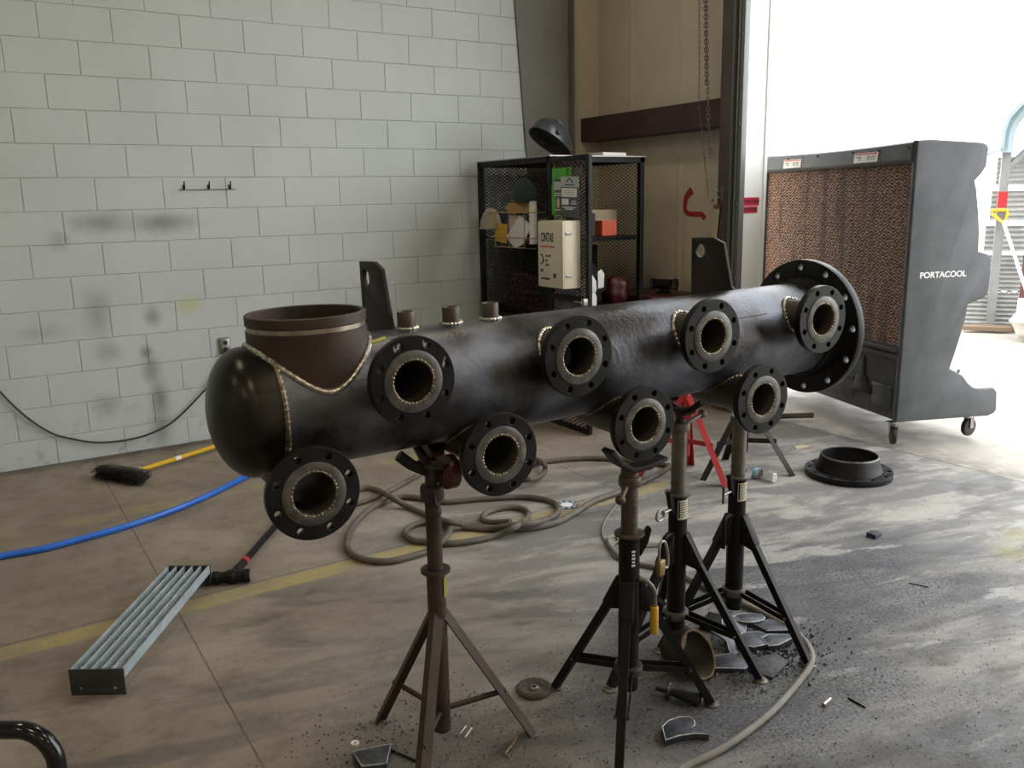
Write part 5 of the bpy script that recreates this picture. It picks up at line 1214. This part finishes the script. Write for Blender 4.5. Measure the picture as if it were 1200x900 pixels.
pc = MB(); pc.prism([(-.06, -.02), (.05, -.03), (.06, .02), (-.02, .03)], .004); tag(pc.build('cardboard_scrap', 'kraft', None, 0, fl(938, 524)), 'flat tan cardboard scrap by the doorway', 'scrap')
pr_ = thing('steel_bar', 'dark steel bar lying on the dirty sill behind the big flange', 'steel bar', fl(925, 491))
mb = MB(); a0 = V((-.15, .1, .02)); mb.tube([a0, V((.16, -.08, .02))], .02, 12); mb.build('bar', 'rusttube', pr_); mb = MB(); mb.cyl((-.12, .12, .05), (-.02, .10, .05), .05, seg=18); mb.build('knob', 'blackpaint', pr_)
# grit and swarf
random.seed(21)
mb = MB()
def chip(p, s):
    R = Matrix.Rotation(random.uniform(0, 6.28), 3, V((random.random()-.5, random.random()-.5, random.random()+.2)).normalized())
    a = [V((random.uniform(.5, 1), 0, 0)), V((-random.uniform(.3, .8), random.uniform(.4, .9), 0)), V((-random.uniform(.3, .8), -random.uniform(.4, .9), 0)), V((0, 0, random.uniform(.4, 1)))]
    mb.add([p+R@(q*s)+V((0, 0, s*.35)) for q in a], [(0,2,1), (0,1,3), (1,2,3), (2,0,3)])
for (cx, cy, sx, sy, n, s0, s1) in ((1.66, -4.18, .15, .10, 700, .004, .013), (1.75, -4.35, .45, .4, 1500, .0015, .005), (.50, -4.10, .30, .28, 900, .0015, .006), (1.1, -4.3, .35, .3, 900, .0015, .005), (2.4, -4.6, .7, .5, 1600, .0015, .004), (.35, -3.85, .14, .10, 250, .002, .008), (2.6, -3.6, .9, .6, 400, .0015, .004)):
    for i in range(n): chip(V((random.gauss(cx, sx), random.gauss(cy, sy), 0)), random.uniform(s0, s1)*random.choice((.6, .8, 1, 1)))
o = mb.build('metal_grit', 'grit', None, 0); tag(o, 'black metal grit and swarf scattered over the floor round the stands', 'grit', kind='stuff')
# bent tube frame at the near corner
bf = thing('tube_frame', 'gloss black bent tube handle of a cart at the near left corner', 'tube frame', (-.52, -4.33, 0))
P_ = bez([(0, -.01, 0), (0, -.01, .2), (0, -.01, .50), (-.004, -.006, .575), (-.035, .02, .613), (-.09, .06, .617), (-.25, .17, .617), (-.36, .24, .610), (-.40, .27, .57), (-.405, .275, .5), (-.405, .275, 0)], 8)
mb = MB(); mb.tube(P_, .0175, 18); mb.build('tube', 'gloss', bf, 60)
for p in ((0, -.01, 0), (-.405, .275, 0)): mb = MB(); mb.cyl(p, V(p)+V((0, 0, .03)), .021, seg=18); mb.build('foot_cap', 'rubber', bf)

# ------------------------------------------------------------------ the yard outside
# open-sided shed: galvanised post, curved eave, brace
sx0 = V((9.63, -.62, 0))
sd = thing('storage_shed', 'galvanised post and pale curved eave of an open shed in the yard', 'shed', sx0)
dxr = V((.55, -.83, 0)).normalized(); 
def S(u, v, z): return dxr*u+V((-dxr.y, dxr.x, 0))*v+V((0, 0, z))
mb = MB(); mb.box((0, 0, 1.1), (.09, .09, 2.2), Matrix.Rotation(math.atan2(dxr.y, dxr.x), 4, 'Z')); mb.build('post', 'galvpost', sd, 0)
mb = MB(); mb.box(S(1.9, 0, 1.25), (.09, .09, 2.5), Matrix.Rotation(math.atan2(dxr.y, dxr.x), 4, 'Z')); mb.build('post', 'galvpost', sd, 0)
mb = MB(); mb.box((0, 0, 1.50), (.094, .094, .18), Matrix.Rotation(math.atan2(dxr.y, dxr.x), 4, 'Z')); mb.build('red_band', 'redpaint', sd, 0)
mb = MB(); mb.tube([S(.02, 0, 1.85), S(.45, 0, 2.30)], .04, 6); mb.build('brace', 'galvpost', sd, 0)
arc = [S(-.06, 0, 2.05), S(-.055, 0, 2.25), S(-.02, 0, 2.38), S(.07, 0, 2.50), S(.22, 0, 2.62), S(.9, 0, 2.85), S(1.9, 0, 3.0)]
n_ = V((-dxr.y, dxr.x, 0))
mb = MB(); mb.ring([[p-n_*.3-V((0, 0, .03))*0, p+n_*1.6, p+n_*1.6+V((0, 0, 0))-dxr*.03-V((0, 0, -.02)), p-n_*.3-dxr*.03+V((0, 0, .02))] for p in arc]); mb.build('eave_sheet', 'shedblue', sd, 0)
mb = MB(); mb.tube(bez([S(-.03, -.1, 2.02), S(-.02, -.1, 2.25), S(.05, -.1, 2.42), S(.22, -.1, 2.58), S(.9, -.1, 2.84), S(1.9, -.1, 3.0)], 6), .085, 8); mb.build('fascia', 'shedblue', sd)
mb = MB(); mb.tube(bez([S(0, 0, 2.0), S(.0, 0, 2.2), S(.06, 0, 2.36), S(.2, 0, 2.50), S(.9, 0, 2.75), S(1.9, 0, 2.9)], 6), .04, 8); mb.build('rafter', 'galvpost', sd)
# wall of corrugated sheets leaning behind the post
def corr(u0, u1, z0, z1, v, label, m='corrug'):
    t = thing('corrugated_sheet', label, 'corrugated sheet', sx0+S(u0, v, z0))
    mb = MB(); n = int((z1-z0)/.05); R = []
    prof_ = []
    for k in range(n*2+1):
        z = (z1-z0)*k/(n*2); prof_.append((.012*(1 if k % 2 else -1), z))
    outer_ = [[S(u, o_, z) for o_, z in prof_] for u in (0, u1-u0)]
    N_ = len(prof_); mb.add(outer_[0]+outer_[1], [(i, i+1, N_+i+1, N_+i) for i in range(N_-1)])
    o = mb.build('sheet', m, t, 0); md = o.modifiers.new('s', 'SOLIDIFY'); md.thickness = .006
    mb = MB(); mb.box(S((u1-u0)/2, .03, (z1-z0)*.5), (abs(u1-u0)*.96, .02, .06), Matrix.Rotation(math.atan2(dxr.y, dxr.x), 4, 'Z')); mb.build('batten', 'galvpost', t, 0)
corr(-.26, .80, .0, .42, .10, 'lowest white corrugated sheet stacked behind the shed post')
corr(-.15, .80, .44, .86, .12, 'white corrugated sheet second from the ground behind the shed post')
corr(-.13, .80, .90, 1.20, .14, 'white corrugated sheet third from the ground behind the shed post')
corr(-.10, .80, 1.26, 1.60, .16, 'white corrugated sheet fourth from the ground behind the shed post')
corr(-.07, .80, 1.66, 1.98, .18, 'topmost white corrugated sheet behind the shed post')
mb = MB(); tp = thing('timber_pole', 'dark brown timber pole leaning beside the shed post', 'pole', sx0+S(.30, -.06, 0)); mb.box((0, 0, .65), (.06, .06, 1.30), bev=.008); mb.build('pole', 'brownpost', tp, 0); mb = MB(); mb.box((0, 0, .01), (.12, .12, .02)); mb.build('foot_block', 'timber', tp, 0)
# yellow D-handled shovel leaning on the post
a, b = sx0+S(.02, -.10, 1.36), sx0+S(.34, -.28, .38)
sv = thing('shovel', 'shovel with a yellow D-grip leaning against the shed post', 'shovel', (b.x, b.y, 0))
T_ = lambda p: V(p)-V((b.x, b.y, 0))
mb = MB(); mb.tube([T_(a)+V((0, 0, -.10)), T_(b)], .018, 10); mb.build('shaft', 'whiteplastic', sv)
d_ = (T_(b)-T_(a)).normalized()
mb = MB(); A0 = T_(a)+V((0, 0, -.12)); sdv = dxr
mb.tube([A0, A0-sdv*.075-d_*.10, A0-sdv*.075-d_*.15, A0+sdv*.075-d_*.15, A0+sdv*.075-d_*.10], .020, 8, closed=True); mb.build('grip', 'yellowhandle', sv)
mb = MB(); E0 = T_(b); pl_ = [(-.11, .02), (-.12, -.16), (-.10, -.30), (0, -.36), (.10, -.30), (.12, -.16), (.11, .02)]
mb.prism(pl_, .006, frameM(E0, sdv, -d_)); mb.build('blade', 'whiteplastic', sv, 0)
bgc = sx0+S(.40, -.72, 0)
bgo = blob('plastic_sack', 'crumpled white plastic sack at the foot of the shed', 'sack', (bgc.x, bgc.y, .20), .25, (1.1, 1.0, .95), 'bag', 9)
# expanded-metal trolley behind the cooler
tr = thing('mesh_trolley', 'low expanded-metal sided crate standing behind the cooler', 'crate', fl(1118, 379))
mb = MB(); mesh_panel(mb, S(0, 0, .22), tuple(dxr), (0, 0, 1), .9, .55, .11, .055, .008); mb.build('mesh_side', 'galvpost', tr, 0)
mb = MB(); RZ = Matrix.Rotation(math.atan2(dxr.y, dxr.x), 4, 'Z')
for z in (.20, .78): mb.box(S(.45, 0, z), (.94, .03, .05), RZ)
for u in (0, .9): mb.box(S(u, 0, .45), (.04, .04, .70), RZ)
mb.build('frame', 'corrug', tr, 0)
mb = MB(); mb.box(S(.45, .25, .10), (.9, .5, .06), RZ); mb.build('deck', 'timber', tr, 0)
pt = thing('pallet', 'weathered timber blocks under the shed post', 'timber', sx0+S(.05, .02, 0))
mb = MB(); mb.box(S(.0, -.12, .03), (.5, .10, .05), RZ, bev=.004); mb.build('board', 'timber', pt, 0); mb = MB(); mb.box(S(-.1, -.24, .03), (.5, .10, .05), RZ, bev=.004); mb.build('board', 'timber', pt, 0)
